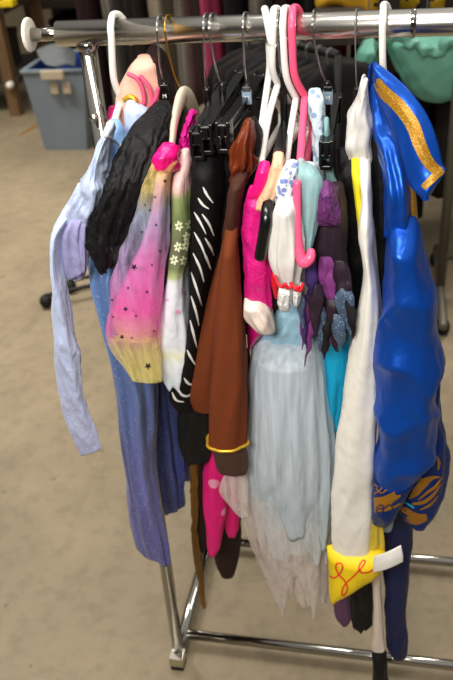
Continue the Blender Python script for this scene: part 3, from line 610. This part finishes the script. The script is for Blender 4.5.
cloth('tulle_flounce', g, [(462, 230, 248), (478, 222, 250), (490, 217, 250), (503, 226, 250), (514, 238, 250)], 'tulle_beige', y=-.12, b=.02, folds=(.2, 6), seed=60)
# M purple fairy dress
g = costume('fairy_dress', 'dark plum fairy dress with purple lace shoulder and shredded petals over turquoise satin', 'costume', (332, 430), -.12)
cloth('shoulder', g, [(184, 321, 331), (190, 318, 336), (200, 316.5, 338), (212, 315, 340), (222, 314.5, 340.5), (225, 314.5, 340.5)], 'purple_lace', y=-.165, b=.022, folds=(.14, 6), seed=61, btap=.8, wr=.005)
cloth('sleeve', g, [(186, 328, 344), (210, 316, 348), (235, 309, 349), (262, 306, 350), (285, 304, 353), (305, 303, 355), (322, 304, 354), (336, 308, 350)], 'plum_sheer', y=-.13, b=.035, folds=(.14, 8), seed=62, crumple=.002)
cloth('satin_skirt', g, [(320, 318, 352), (345, 318, 351), (370, 319, 349), (395, 320, 345), (415, 321, 341), (430, 323, 337)], 'turq_satin', y=-.09, b=.025, folds=(.16, 6), seed=63, sharp=.3)
cloth('underskirt', g, [(330, 322, 350), (430, 326, 348), (490, 328, 348), (530, 330, 347), (546, 333, 345)], 'pale_blue_satin', y=-.06, b=.03, folds=(.15, 7), seed=64)
pr = random.Random(5)
pet = [(326, 258, 20, 54, 'orchid', 6), (312, 262, 14, 48, 'violet', -3), (340, 262, 18, 50, 'plum_sheer', 6), (343, 288, 22, 46, 'slate_glitter', 8), (318, 286, 16, 52, 'plum_sheer', -4), (308, 296, 10, 52, 'orchid', -5), (332, 300, 20, 50, 'plum_sheer', 4), (322, 306, 14, 46, 'slate_glitter', -3), (300, 290, 10, 40, 'slate_glitter', 2), (338, 316, 16, 34, 'slate_glitter', 3), (346, 310, 14, 34, 'teal_dark', 4), (313, 318, 8, 48, 'orchid', -8), (327, 322, 12, 36, 'charcoal', -2), (304, 312, 8, 36, 'violet', 2), (349, 300, 12, 38, 'charcoal', 5), (334, 318, 7, 34, 'orchid', -7), (320, 324, 7, 34, 'plum_sheer', 5)]
for k, (x, y_, w_, hgt, mm, dx) in enumerate(pet):
    rows = [(y_+hgt*t, x+dx*t-w_/2*q, x+dx*t+w_/2*q) for t, q in ((0, .5), (.2, .9), (.4, 1), (.7, .6), (.9, .25), (1, .1))]
    cloth('petal', g, rows, mm, y=-.163-.004*(k % 5), b=.005, folds=(.3, 4), seed=70+k, n=40, crumple=.004, cfreq=55, openb=False, dome=.001, wr=.004, wst=.2)
# N white costume with yellow cuff
g = costume('jumpsuit', 'long ivory satin costume ending in a yellow cuff with red squiggle', 'costume', (345, 604), -.12)
cloth('hood', g, [(78, 362.5, 366), (88, 359, 367), (98, 356, 368), (108, 351, 369), (118, 347.5, 372), (135, 346, 373), (150, 346, 373), (159, 347, 373)], 'white_satin', y=-.10, b=.03, folds=(.12, 5), seed=90, crumple=.003, cfreq=45, hem=.006)
mb = MB(); mb.tube([at(362, 100, -.125), at(364, 88, -.125), at(366, 79, -.12)], .003, 'white_satin', n=8); mb.build('hanging_loop', g)
cloth('yellow_panel', g, [(145, 350, 360, -.09), (160, 351, 361, -.11), (175, 352, 362), (195, 354, 363), (215, 356, 365), (232, 358, 366)], 'yellow_bright', y=-.125, b=.014, folds=(.06, 4), seed=91)
mb = MB(); loft(mb, [(140, 354, 370, -.085), (160, 358, 371, -.105), (180, 360, 371.5, -.125), (200, 361, 372.5, -.135), (218, 359, 373), (232, 358, 374), (248, 361, 373), (270, 363, 376), (295, 360, 379), (320, 355, 380), (350, 349, 379), (380, 344.5, 378), (410, 340, 377.5), (440, 335.5, 376), (470, 333, 375), (500, 331, 374), (530, 331, 372), (550, 333, 370), (558, 337, 367)], 'ivory_satin', y=-.145, b=.03, folds=(.06, 3), seed=92, wr=.0016, wst=.3, fine=.0006)
mb.build('leg', g)
cloth('rear_leg', g, [(220, 366, 376), (260, 368, 379), (300, 372, 384), (330, 374, 384.5), (350, 373, 382), (380, 366, 378), (450, 356, 374), (540, 350, 374)], 'white_satin', y=-.10, b=.02, folds=(.1, 4), seed=93)
cloth('net_ruffle', g, [(500, 356, 374), (514, 356, 381), (528, 354, 384), (540, 350, 385), (553, 346, 385)], 'yellow_net', y=-.125, b=.03, folds=(.12, 8), seed=94)
mb = MB(); loft(mb, [(549, 326.5, 385, -.145), (555, 327, 385.5), (561, 328, 384), (568, 328.5, 379), (575, 329, 371), (582, 329, 360), (589, 329.5, 348), (595, 330, 339), (599, 331, 335)], 'yellow', y=-.145, b=.03, folds=(.02, 4), seed=95, openb=False, dome=.001)
tr = mb.bvh(); sq = [(80, 190), (100, 197), (122, 180), (134, 158), (130, 140), (112, 138), (106, 158), (120, 185), (143, 210), (154, 238), (146, 262), (134, 270), (132, 250), (146, 222), (180, 190), (210, 158), (226, 134), (222, 124), (208, 136), (201, 160), (214, 176), (242, 174), (262, 162), (276, 160)]
mb.stroke([(310+a/4.118, 530+b/4.118) for a, b in sq], 1.6, 'red_ink', tr)
cf = mb.build('cuff', g)
mb = MB(); sheet(mb, [[(374, 557, -.18), (388, 552, -.19), (401, 546, -.19)], [(373, 566, -.178), (388, 561, -.192), (403, 555, -.19)], [(373, 573, -.175), (388, 569, -.19), (403, 562, -.188)]], 'paper_white', .0025); mb.build('tag', g)
# O black cape between
g = costume('cape', 'black cape hanging narrow between the ivory costume and the royal blue robe', 'costume', (380, 340), -.05)
cloth('panel', g, [(112, 370, 382), (130, 369, 386), (150, 370, 390), (220, 372, 392), (300, 372, 392), (360, 374, 388)], 'black_cloth', y=-.09, b=.025, folds=(.08, 4), seed=96)
cloth('panel', g, [(150, 336, 364), (200, 340, 366), (260, 345, 368), (300, 348, 368), (340, 340, 364)], 'black_cloth', y=-.05, b=.03, folds=(.08, 4), seed=97)
# P royal blue robe
g = costume('satin_robe', 'royal blue satin robe with standing gold banded collar, farthest right', 'costume', (405, 524), -.1)
cloth('upper_sleeve', g, [(72, 370, 378, -.045), (86, 368, 384, -.06), (100, 368, 390, -.075), (115, 371, 398, -.09), (135, 376, 405, -.115), (160, 381, 408, -.135), (190, 384, 411), (215, 385, 414), (235, 386, 416)], 'royal', y=-.15, b=.04, folds=(.14, 6), seed=98, crumple=.003, cfreq=22, wr=.007, wf=24, wst=.25, fine=.001)
mb = MB(); loft(mb, [(216, 388, 414, -.15), (224, 387, 417, -.156), (234, 387, 419.5), (245, 386.5, 422), (262, 386, 427), (280, 385, 433), (300, 382, 438), (320, 379, 442), (345, 376.5, 444), (370, 375, 442), (400, 374, 439), (430, 374, 438), (455, 373, 434), (472, 373, 424), (484, 373, 412)], 'royal', y=-.16, b=.05, folds=(.07, 4), seed=99, crumple=.004, cfreq=14, wr=.008, wf=13, wst=.75, fine=.002)
ls = mb.build('lower_sleeve', g)
mb = MB(); loft(mb, [(470, 373, 420), (485, 372.5, 410), (500, 372, 402), (512, 372, 396), (521, 373, 389)], 'royal_dark', y=-.15, b=.035, folds=(.04, 4), seed=100)
tr = mb.bvh()
mb.stroke([(374, 505), (384, 504), (394, 500), (401, 496)], 15, 'gold_print', tr)
for pl in ([(374, 494), (380, 490), (385, 484), (392, 485), (402, 478)], [(376, 488), (381, 493), (386, 490), (389, 484)], [(390, 490), (395, 486), (403, 482)], [(374, 484), (378, 487)]): mb.stroke(pl, 1.3, 'gold_print', tr, .0018)
mb.stroke([(376, 508), (381, 505), (384, 509), (380, 513), (376, 510), (384, 508), (390, 505), (393, 509)], 1.2, 'navy', tr, .002)
mb.build('cuff', g)
mb = MB(); loft(mb, [(380, 418, 440), (410, 414, 441), (435, 411, 445), (455, 406, 449.5), (470, 402, 449), (485, 397, 446.5), (500, 394, 442), (514, 400, 434), (524, 412, 427)], 'royal_dark', y=-.11, b=.04, folds=(.06, 5), seed=101, openb=False, crumple=.003)
tr = mb.bvh()
mb.stroke([(396, 507), (404, 513), (416, 519), (427, 517)], [7, 12, 12, 6], 'gold_print', tr)
for pl, w_ in (([(409, 499), (416, 492), (424, 483), (432, 478), (440, 477)], [1, 8, 9, 4, 1]), ([(418, 500), (428, 492), (436, 486), (443, 476)], [1, 3, 3, 1]), ([(412, 504), (424, 502), (434, 494), (441, 484)], [2, 4, 3, 1]), ([(420, 510), (430, 505), (438, 496)], [1, 3, 1]), ([(437, 456), (439, 463), (438, 470)], [1, 3.5, 1]), ([(418, 484), (422, 478)], [2, 1])): mb.stroke(pl, w_, 'gold_print', tr, .0016)
mb.stroke([(402, 500), (408, 504), (414, 508)], 2, 'turq_satin', tr, .0018)
mb.build('cuff', g)
mb = MB(); c_out = [(374, 61), (392, 74), (411, 92), (428, 116), (438, 142), (443, 164), (446, 171), (437, 185), (427, 201)]
c_in = [(372, 78), (377, 100), (387, 119), (396, 139), (401, 158), (406, 176), (411, 187), (417, 194), (423, 201)]
yo = [-.10, -.12, -.15, -.17, -.18, -.185, -.19, -.2, -.2]
sheet(mb, [[(o[0]+(i_[0]-o[0])*t, o[1]+(i_[1]-o[1])*t, y_+(-.012)*math.sin(t*3.14)) for t in (0, .33, .66, 1)] for o, i_, y_ in zip(c_out, c_in, yo)], 'royal', .006, 4)
tr = mb.bvh()
mb.stroke([(376, 80), (385, 93), (399, 106), (412, 124), (420, 145), (427, 160), (434, 168), (442, 171)], [8, 13, 14, 14, 13, 12, 11, 6], 'gold_glitter', tr)
mb.stroke([(443, 170), (433, 178), (423, 188)], [6, 8, 6], 'gold_glitter', tr, .0018)
mb.build('collar', g)
mb = MB(); sheet(mb, [[(370, 66, -.08), (376, 62, -.07), (384, 70, -.05)], [(370, 85, -.08), (378, 85, -.06), (390, 92, -.05)], [(374, 100, -.08), (384, 104, -.06), (398, 112, -.05)]], 'royal_dark', .003); mb.build('collar_back', g)
cloth('front_band', g, [(160, 402, 412), (180, 405, 415), (200, 406, 417), (220, 407, 418), (236, 409, 417)], 'gold_glitter', y=-.145, b=.014, folds=(.06, 4), seed=102)
cloth('body', g, [(110, 384, 404), (160, 390, 412), (240, 392, 418), (330, 386, 430), (440, 380, 432), (470, 384, 420)], 'royal_dark', y=-.07, b=.04, folds=(.1, 5), seed=103)
# Q hanging legs
g = costume('trousers', 'navy trouser leg hanging low under the royal blue robe', 'costume', (398, 655), .0)
cloth('leg', g, [(470, 376, 414), (520, 379, 413), (560, 382, 411), (600, 384, 409), (630, 385, 408), (646, 386, 408), (655, 391, 406)], 'navy', y=-.06, b=.03, folds=(.1, 5), seed=104)
g = costume('tights', 'white tights leg with a black foot, lowest beside the navy trouser leg', 'costume', (380, 700), -.03)
cloth('leg', g, [(540, 370, 381), (580, 372, 381), (610, 373, 382.5), (640, 372, 384.5), (656, 371.5, 386)], 'cream_satin', y=-.09, b=.014, folds=(.06, 4), seed=105)
fo = cloth('foot', g, [(650, 371, 386.5), (670, 372, 388), (700, 372, 389), (720, 372, 388)], 'black_cloth', y=-.09, b=.02, folds=(.06, 4), seed=106, openb=False); fo['label'] = 'black foot'
g = costume('tunic', 'black ragged cloth hanging just under the yellow cuff', 'costume', (362, 625), -.02)
cloth('tunic_hem', g, [(530, 346, 378), (570, 346, 378), (595, 350, 378), (612, 350, 377), (620, 351, 374), (627, 353, 366)], 'black_cloth', y=-.08, b=.02, folds=(.12, 6), seed=107, hem=.006)
g = costume('tunic', 'dull purple cloth hem showing under the yellow cuff', 'costume', (343, 620), .02)
cloth('tunic_hem', g, [(540, 336, 352), (590, 334, 352), (610, 334.5, 353), (618, 337, 351), (622, 341, 348)], 'dull_purple', y=-.01, b=.03, folds=(.1, 5), seed=108)
g = costume('blouse', 'pale blue satin corner peeking out beside the royal blue cuff', 'costume', (388, 528), -.08)
cloth('hem', g, [(490, 372, 392), (512, 373, 394), (522, 375, 395), (530, 380, 392)], 'pale_blue_satin', y=-.095, b=.014, folds=(.08, 4), seed=109)

# ---------------------------------------------------------------- background
# bin
t = thing('storage_bin', 'grey blue plastic bin with darker blue inside, on the floor at left', 'bin', (-1.62, 3.6, 0))
bx0, bx1, by0, by1 = -1.72, -1.44, 3.5, 3.9; mb = MB()
tp = [(bx0-.035, by0-.04), (bx1+.08, by0-.04), (bx1+.08, by1+.05), (bx0-.035, by1+.05)]; bt = [(bx0, by0), (bx1, by0), (bx1, by1), (bx0, by1)]
zt = .50; tk = .012; vs = [Vector((x, y, .0)) for x, y in bt]+[Vector((x, y, zt)) for x, y in tp]
ins = lambda q, k: [(x+(k if i in (0, 3) else -k), y+(k if i < 2 else -k)) for i, (x, y) in enumerate(q)]
mb.add(vs, [(3, 2, 1, 0)]+[(i, (i+1) % 4, (i+1) % 4+4, i+4) for i in range(4)], 'bin_blue')
vi = [Vector((x, y, zt)) for x, y in ins(tp, tk)]+[Vector((x, y, .02)) for x, y in ins(bt, tk)]
mb.add(vi, [(7, 6, 5, 4)[::-1]]+[(i, i+4, (i+1) % 4+4, (i+1) % 4)[::-1] for i in range(4)], 'bin_liner')
mb.add([Vector((x, y, zt)) for x, y in tp]+[Vector((x, y, zt)) for x, y in ins(tp, tk)], [(i, (i+1) % 4, (i+1) % 4+4, i+4) for i in range(4)], 'bin_blue')
mb.build('body', t, smooth=False)
mb = MB(); q = tp+[tp[0]]; mb.tube([Vector((x, y, zt)) for x, y in q], .014, 'bin_blue', smooth=False); o = mb.build('rim', t)
a_ = at(41, 75, 3.41); b_ = at(64, 75, 3.41); mb = MB(); mb.box((a_+b_)/2, (b_.x-a_.x, .03, .055), 'label_tan'); mb.build('handle', t, smooth=False, bevel=.008)
mb = MB(); c_ = at(62, 88, 3.43)
for dx in (-.05, .03): mb.box(c_+Vector((dx, 0, 0)), (.05, .012, .07), 'label_tan')
mb.build('sticker', t, smooth=False, bevel=.004)
mb = MB(); sheet(mb, [[(36, 50, 3.75), (50, 44, 3.8), (64, 44, 3.85), (76, 52, 3.9)], [(40, 58, 3.62), (52, 56, 3.65), (64, 54, 3.7), (76, 60, 3.75)], [(46, 64, 3.55), (56, 66, 3.55), (66, 64, 3.6), (75, 66, 3.65)]], 'film', .006)
tag(mb.build('plastic_sheet'), 'crumpled grey plastic sheet spilling over the bin', 'plastic sheet')
# shelving
t = thing('shelving_unit', 'tan wooden shelving unit at the far left edge', 'shelf', (-2.4, 4.5, 0))
for x, y in ((-2.23, 4.24), (-3.3, 4.24), (-2.23, 4.9), (-3.3, 4.9)):
    mb = MB(); mb.box((x, y, .7), (.075, .075, 1.4), 'wood_post'); mb.build('post', t, smooth=False)
for z in (.25, .72, 1.1):
    mb = MB(); mb.box((-2.76, 4.57, z), (1.2, .7, .05), 'shelf_dark'); mb.build('shelf_board', t, smooth=False)
pb = random.Random(3)
for k, (x, z, w_, h_, mm) in enumerate(((-3.1, .275, .3, .22, 'card'), (-2.75, .275, .25, .2, 'charcoal'), (-2.42, .275, .22, .25, 'umber_cloth'), (-3.0, .745, .34, .25, 'umber_cloth'), (-2.6, .745, .26, .2, 'card'))):
    mb = MB(); mb.box((x, 4.5, z+h_/2), (w_, .35, h_), mm); mb.box((x, 4.5, z+h_-.02), (w_+.012, .362, .04), mm)
    tag(mb.build('storage_box', smooth=False, bevel=.006), 'dim brown storage box on the tan shelving unit at the far left', 'box', 'boxes on the far left shelving')
mb = MB(); p = atz(8, 3, .765); mb.box(p, (.10, .08, .04), 'yellow'); mb.box(p+Vector((.01, 0, .022)), (.07, .06, .012), 'yellow')
tag(mb.build('folded_cloth', smooth=False, bevel=.01), 'small orange yellow folded cloth in the top left corner', 'cloth')
mb = MB(); c_ = at(10, 85, 4.18); mb.tube([c_+Vector((0, .02, 0)), c_+Vector((0, -.02, 0))], .024, 'disc_plastic', n=20); o = mb.build('knob', t); o['label'] = 'small round white knob'
t = thing('shelving_unit', 'dark shelving unit in the dim back, behind the bin', 'shelf', (-1.3, 5.9, 0))
for x in (-2.6, -1.75, -.9, -.05):
    mb = MB(); mb.box((x, 5.6, .7), (.06, .06, 1.4), 'wood_post' if x > -2 else 'shelf_dark'); mb.build('post', t, smooth=False)
for z in (.15, .5, .85):
    mb = MB(); mb.box((-1.3, 5.9, z), (2.7, .6, .05), 'shelf_dark'); mb.build('shelf_board', t, smooth=False)
mb = MB(); mb.box((-1.3, 6.2, .7), (2.7, .03, 1.4), 'shelf_dark'); mb.build('back_panel', t, smooth=False)
for k, (x, z, w_, h_, mm) in enumerate(((-2.3, .175, .35, .2, 'umber_cloth'), (-1.8, .175, .4, .22, 'card'), (-1.3, .175, .3, .25, 'charcoal'), (-2.2, .525, .4, .22, 'card'), (-1.7, .525, .3, .2, 'maroon'), (-1.25, .525, .35, .24, 'grey_cloth'))):
    mb = MB(); mb.box((x, 5.85, z+h_/2), (w_, .35, h_), mm); mb.box((x, 5.85, z+h_-.02), (w_+.012, .362, .04), mm)
    tag(mb.build('storage_box', smooth=False, bevel=.006), 'dim storage box on the dark shelves behind the bin', 'box', 'boxes on the dark back shelves')
# rack of clothes further back, straight behind
t = thing('garment_rack', 'dark garment rack far behind, full of grey and maroon clothes', 'clothes rack', (-.3, 3.0, 0))
mb = MB(); mb.tube([(-1.15, 3, 1.25), (.75, 3, 1.25)], .014, 'rack_grey', cap=False); mb.build('rail', t)
for x in (-1.15, .75):
    mb = MB(); mb.tube([(x, 3, 1.25), (x, 3, .02)], .014, 'rack_grey', cap=False); mb.tube([(x, 2.75, .02), (x, 3.25, .02)], .014, 'rack_grey'); mb.build('upright', t)
cols = ['maroon', 'grey_cloth', 'umber_cloth', 'taupe_cloth', 'grey_cloth', 'rose', 'charcoal', 'grey_cloth', 'maroon', 'charcoal', 'rose', 'charcoal', 'umber_cloth', 'charcoal', 'umber_cloth']
nm = {'maroon': 'maroon', 'charcoal': 'black', 'grey_cloth': 'grey', 'umber_cloth': 'dark brown', 'taupe_cloth': 'taupe', 'rose': 'rose red'}
def hung(x, y, z, ln, w_, dp, mm, label, group, seed, yaw=0, parts=True):
    t = thing('hanging_garment', label, 'garment', (x, y, z-ln), group); R = Matrix.Rotation(yaw, 3, 'Z'); o = Vector((x, y, z)); mb = MB(); rr = random.Random(seed); n = 28; vs = []; fs = []
    ph = [rr.uniform(0, 6) for _ in range(3)]
    prof = [(-.035, .12), (-.045, .5), (-.075, .95), (-.12, 1.02), (-.35*ln, .95), (-.6*ln, 1.0), (-.8*ln, 1.06), (-ln, 1.1)]
    for i, (dz, k) in enumerate(prof):
        for j in range(n):
            a = 2*math.pi*j/n; q = 1+.12*math.sin(5*a+ph[0])+.08*math.sin(9*a+ph[1]+i*.4)
            vs.append(o+R @ Vector((w_/2*math.cos(a)*q*min(1, k+.2), dp/2*math.sin(a)*k*q, dz)))
    for i in range(len(prof)-1):
        for j in range(n): fs.append((i*n+j, (i+1)*n+j, (i+1)*n+(j+1) % n, i*n+(j+1) % n))
    fs += [tuple(range(n)), tuple((len(prof)-1)*n+j for j in range(n))[::-1]]
    mb.add(vs, fs, mm); mb.build('cloth_body', t)
    mb = MB(); r_ = .0165; mb.tube([o+R @ Vector(p) for p in ((0, 0, -.05), (0, -.012, -.03), (0, -r_, 0), (0, 0, r_), (0, r_, 0), (0, .013, -.012))], .002, 'hook_grey', n=8); mb.build('hanger_hook', t)
    return t
for k, mm in enumerate(cols):
    hung(-1.06+k*.122, 3.0, 1.25, [.8, .95, .9, 1.0][k % 4], .10, .42, mm, nm[mm]+' garment on the far rack behind, blurred', 'clothes on the far back rack, '+nm[mm], k)
# black rack running back on the right, with dark clothes
P0, P1 = atz(248, 33, 1.0), atz(338, 55, 1.0); P0.z = P1.z = 1.0
dv = (P1-P0).normalized(); P0 = P0-dv*.0; P1 = P1+dv*.0; yw = math.atan2(dv.y, dv.x)
t = thing('garment_rack', 'low black garment rack slanting behind the white and pink hangers', 'clothes rack', ((P0+P1)/2).xy.to_3d())
mb = MB(); mb.tube([P0, P1], .014, 'rack_black', cap=False); mb.build('rail', t)
for p in (P0, P1):
    mb = MB(); mb.tube([p, Vector((p.x, p.y, .02))], .013, 'rack_black', cap=False); nn = Vector((-dv.y, dv.x, 0))*.22
    mb.tube([Vector((p.x, p.y, .02))+nn, Vector((p.x, p.y, .02))-nn], .013, 'rack_black'); mb.build('upright', t)
K = 9
for k in range(K):
    mm = ['charcoal', 'umber_cloth', 'charcoal'][k % 3]; p = P0.lerp(P1, (k+.7)/(K+.4))
    hung(p.x, p.y, 1.0, [.7, .8, .75][k % 3], (P1-P0).length/K*.8, .4, mm, nm[mm]+' garment on the low slanting black rack, blurred', 'clothes on the low black rack, '+nm[mm], 40+k, yw)
# grey rack at right with teal garments
t = thing('garment_rack', 'tall grey garment rack at the right edge with a cross brace and casters', 'clothes rack', (.63, 1.75, 0))
for x in (.66, 1.5):
    mb = MB(); mb.tube([(x, 1.75, 1.45), (x, 1.75, .02)], .019, 'rack_grey', cap=False, n=20); mb.build('upright', t)
mb = MB(); mb.tube([(.66, 1.75, .20), (1.5, 1.75, .20)], .017, 'rack_grey', cap=False); mb.build('cross_brace', t)
mb = MB(); mb.tube([(.25, 1.95, 1.2), (1.6, 1.95, 1.2)], .015, 'rack_grey', cap=False); mb.build('rail', t)
for x in (.66, 1.5):
    mb = MB(); mb.tube([(x, 1.75, 1.2), (x, 1.95, 1.2)], .013, 'rack_grey', cap=False); mb.build('rail_arm', t)
for x in (.66, 1.5):
    mb = MB(); mb.tube([(x, 1.45, .06), (x, 2.1, .06)], .017, 'rack_grey'); ft = mb.build('foot_bar', t)
    for y in (1.5, 2.05):
        mb = MB(); mb.tube([(x-.014, y, .03), (x+.014, y, .03)], .03, 'black_rubber', n=20, smooth=False); mb.tube([(x-.017, y, .03), (x+.017, y, .03)], .01, 'chrome', n=12); mb.build('caster', ft)
# teal garments
YT = 1.95
def bg_hook(t, x, zt_):
    mb = MB(); o = Vector((x, YT, 1.2)); r_ = .018
    mb.tube([Vector((x, YT, zt_)), o+Vector((0, -.013, -.03)), o+Vector((0, -r_, 0)), o+Vector((0, 0, r_)), o+Vector((0, r_, 0)), o+Vector((0, .013, -.012))], .0025, 'hook_grey', n=8); mb.build('hanger_hook', t)
t = thing('dress', 'sea green satin dress with a frilled neckline hanging behind the royal blue collar', 'dress', at(420, 100, YT))
mb = MB(); loft(mb, [(36, 386, 446), (44, 384, 470), (54, 386, 480), (66, 391, 480), (78, 399, 476), (88, 408, 468), (95, 416, 458), (99, 428, 446)], 'teal_satin', y=YT, b=.1, folds=(.12, 6), seed=120, wr=.02, wf=9, fine=.006, openb=False); mb.build('bodice', t)
mb = MB(); mb.tube([at(384, 40, YT-.1), at(396, 35, YT-.1), at(410, 42, YT-.1), at(424, 49, YT-.1), at(438, 53, YT-.1), at(448, 42, YT-.1), at(470, 36, YT-.1)], .02, 'teal_satin', n=12)
mb.v = [v+noise.noise_vector(v*40)*.016 for v in mb.v]; mb.build('neck_frill', t); bg_hook(t, at(425, 40, YT).x, at(425, 44, YT).z)
t = thing('blouse', 'small sea green frilled blouse between the wire hanger and the blue collar, behind', 'blouse', at(365, 116, YT))
mb = MB(); loft(mb, [(40, 362, 374), (48, 358, 377), (58, 356, 378), (70, 354, 377), (85, 352, 376), (100, 350, 374), (116, 350, 372)], 'teal_satin', y=YT, b=.08, folds=(.14, 7), seed=122, crumple=.015, cfreq=18, wr=.012, wf=14); mb.build('body', t); bg_hook(t, at(368, 40, YT).x, at(368, 42, YT).z)
mb = MB(); mb.tube([(.25, 2.25, 1.2), (1.6, 2.25, 1.2)], .015, 'rack_grey', cap=False); rk = [o for o in C.objects if o.get('label', '').startswith('tall grey garment rack')][0]; mb.build('rail', rk)
for x in (.66, 1.5):
    mb = MB(); mb.tube([(x, 1.95, 1.2), (x, 2.25, 1.2)], .013, 'rack_grey', cap=False); mb.build('rail_arm', rk)
for k, mm in enumerate(('umber_cloth', 'charcoal', 'umber_cloth', 'charcoal', 'umber_cloth')):
    hung(.42+k*.12, 2.25, 1.2, [.95, 1.02, .9][k % 3], .1, .36, mm, nm[mm]+' garment hanging behind the sea green dress on the grey rack', 'clothes on the tall grey rack, '+nm[mm], 80+k)
# far right clutter
for (x, y_, y3, w_, h_, mm, nm_, lb) in ((362, -2, 2.6, .17, .16, 'tiger', 'tiger_costume', 'yellow costume bundle at the top edge, left of the white right hanger'), (430, -3, 2.2, .22, .17, 'tiger', 'tiger_costume', 'yellow and black patterned costume bundle in the top right corner')):
    c_ = at(x, y_, y3); mb = MB(); n = 24
    mb.tube([c_+Vector((-w_, 0, -.01)), c_+Vector((-w_*.4, 0, .02)), c_+Vector((w_*.3, 0, .0)), c_+Vector((w_, 0, .02))], [h_*.25, h_*.5, h_*.55, h_*.3], mm, n=n)
    mb.v = [v+noise.noise_vector(v*12)*.03 for v in mb.v]; tag(mb.build(nm_), lb, 'costume')
t = thing('table', 'dark table far behind carrying the yellow costume bundles', 'table', (.6, 2.45, 0))
zt = at(400, 9, 2.4).z-.01
mb = MB(); mb.box((.75, 2.4, zt-.02), (1.3, .75, .04), 'shelf_dark'); mb.build('tabletop', t, smooth=False)
for x in (.15, 1.35):
    for y in (2.08, 2.72):
        mb = MB(); mb.box((x, y, (zt-.04)/2), (.05, .05, zt-.04), 'rack_black'); mb.build('leg', t, smooth=False)
mb = MB(); c_ = atz(447, 132, .3); mb.tube([c_+Vector((-.08, 0, -.02)), c_+Vector((0, 0, .03)), c_+Vector((.1, 0, 0))], [.05, .09, .05], 'rose', n=20)
mb.v = [v+noise.noise_vector(v*15)*.03-Vector((0, 0, .19)) for v in mb.v]; tag(mb.build('cloth_bundle'), 'blurred rose cloth bundle on the floor at the right edge', 'cloth')
# caster dolly behind the ice blue gown
t = thing('dolly', 'low black wheeled dolly whose wheels show left of the ice blue sleeve', 'dolly', (-.8, 1.75, 0))
cs = [atz(46, 301, .03), atz(70, 286, .03)]; cs += [cs[0]+Vector((.34, .2, 0)), cs[1]+Vector((.34, .2, 0))]
mid = sum(cs, Vector())/4
mb = MB(); 
for a_, b_ in ((0, 2), (1, 3), (2, 3)): mb.tube([cs[a_]+Vector((.0, 0, .025)), cs[b_]+Vector((0, 0, .025))], .009, 'rack_black', n=10)
mb.build('frame', t)
for c_ in cs:
    mb = MB(); mb.tube([c_+Vector((-.011, 0, 0)), c_+Vector((.011, 0, 0))], .028, 'black_rubber', n=20, smooth=False); mb.build('caster', t)
# floor tape
a_, b_ = atz(20, 135, 0), atz(42, 123, 0); mb = MB(); d = (b_-a_); nn = Vector((-d.y, d.x, 0)).normalized()*.012
mb.add([a_-nn+Vector((0, 0, .001)), b_-nn+Vector((0, 0, .001)), b_+nn+Vector((0, 0, .001)), a_+nn+Vector((0, 0, .001)), a_-nn, b_-nn, b_+nn, a_+nn], [(0, 1, 2, 3), (7, 6, 5, 4), (0, 4, 5, 1), (1, 5, 6, 2), (2, 6, 7, 3), (3, 7, 4, 0)], 'gold_print')
tag(mb.build('floor_tape', smooth=False), 'short faded yellow tape strip on the floor before the bin', 'tape')

vs_ = bpy.context.scene.view_settings
vs_.view_transform = 'Standard'; vs_.look = 'None'; vs_.gamma = 1; vs_.exposure = 0.55
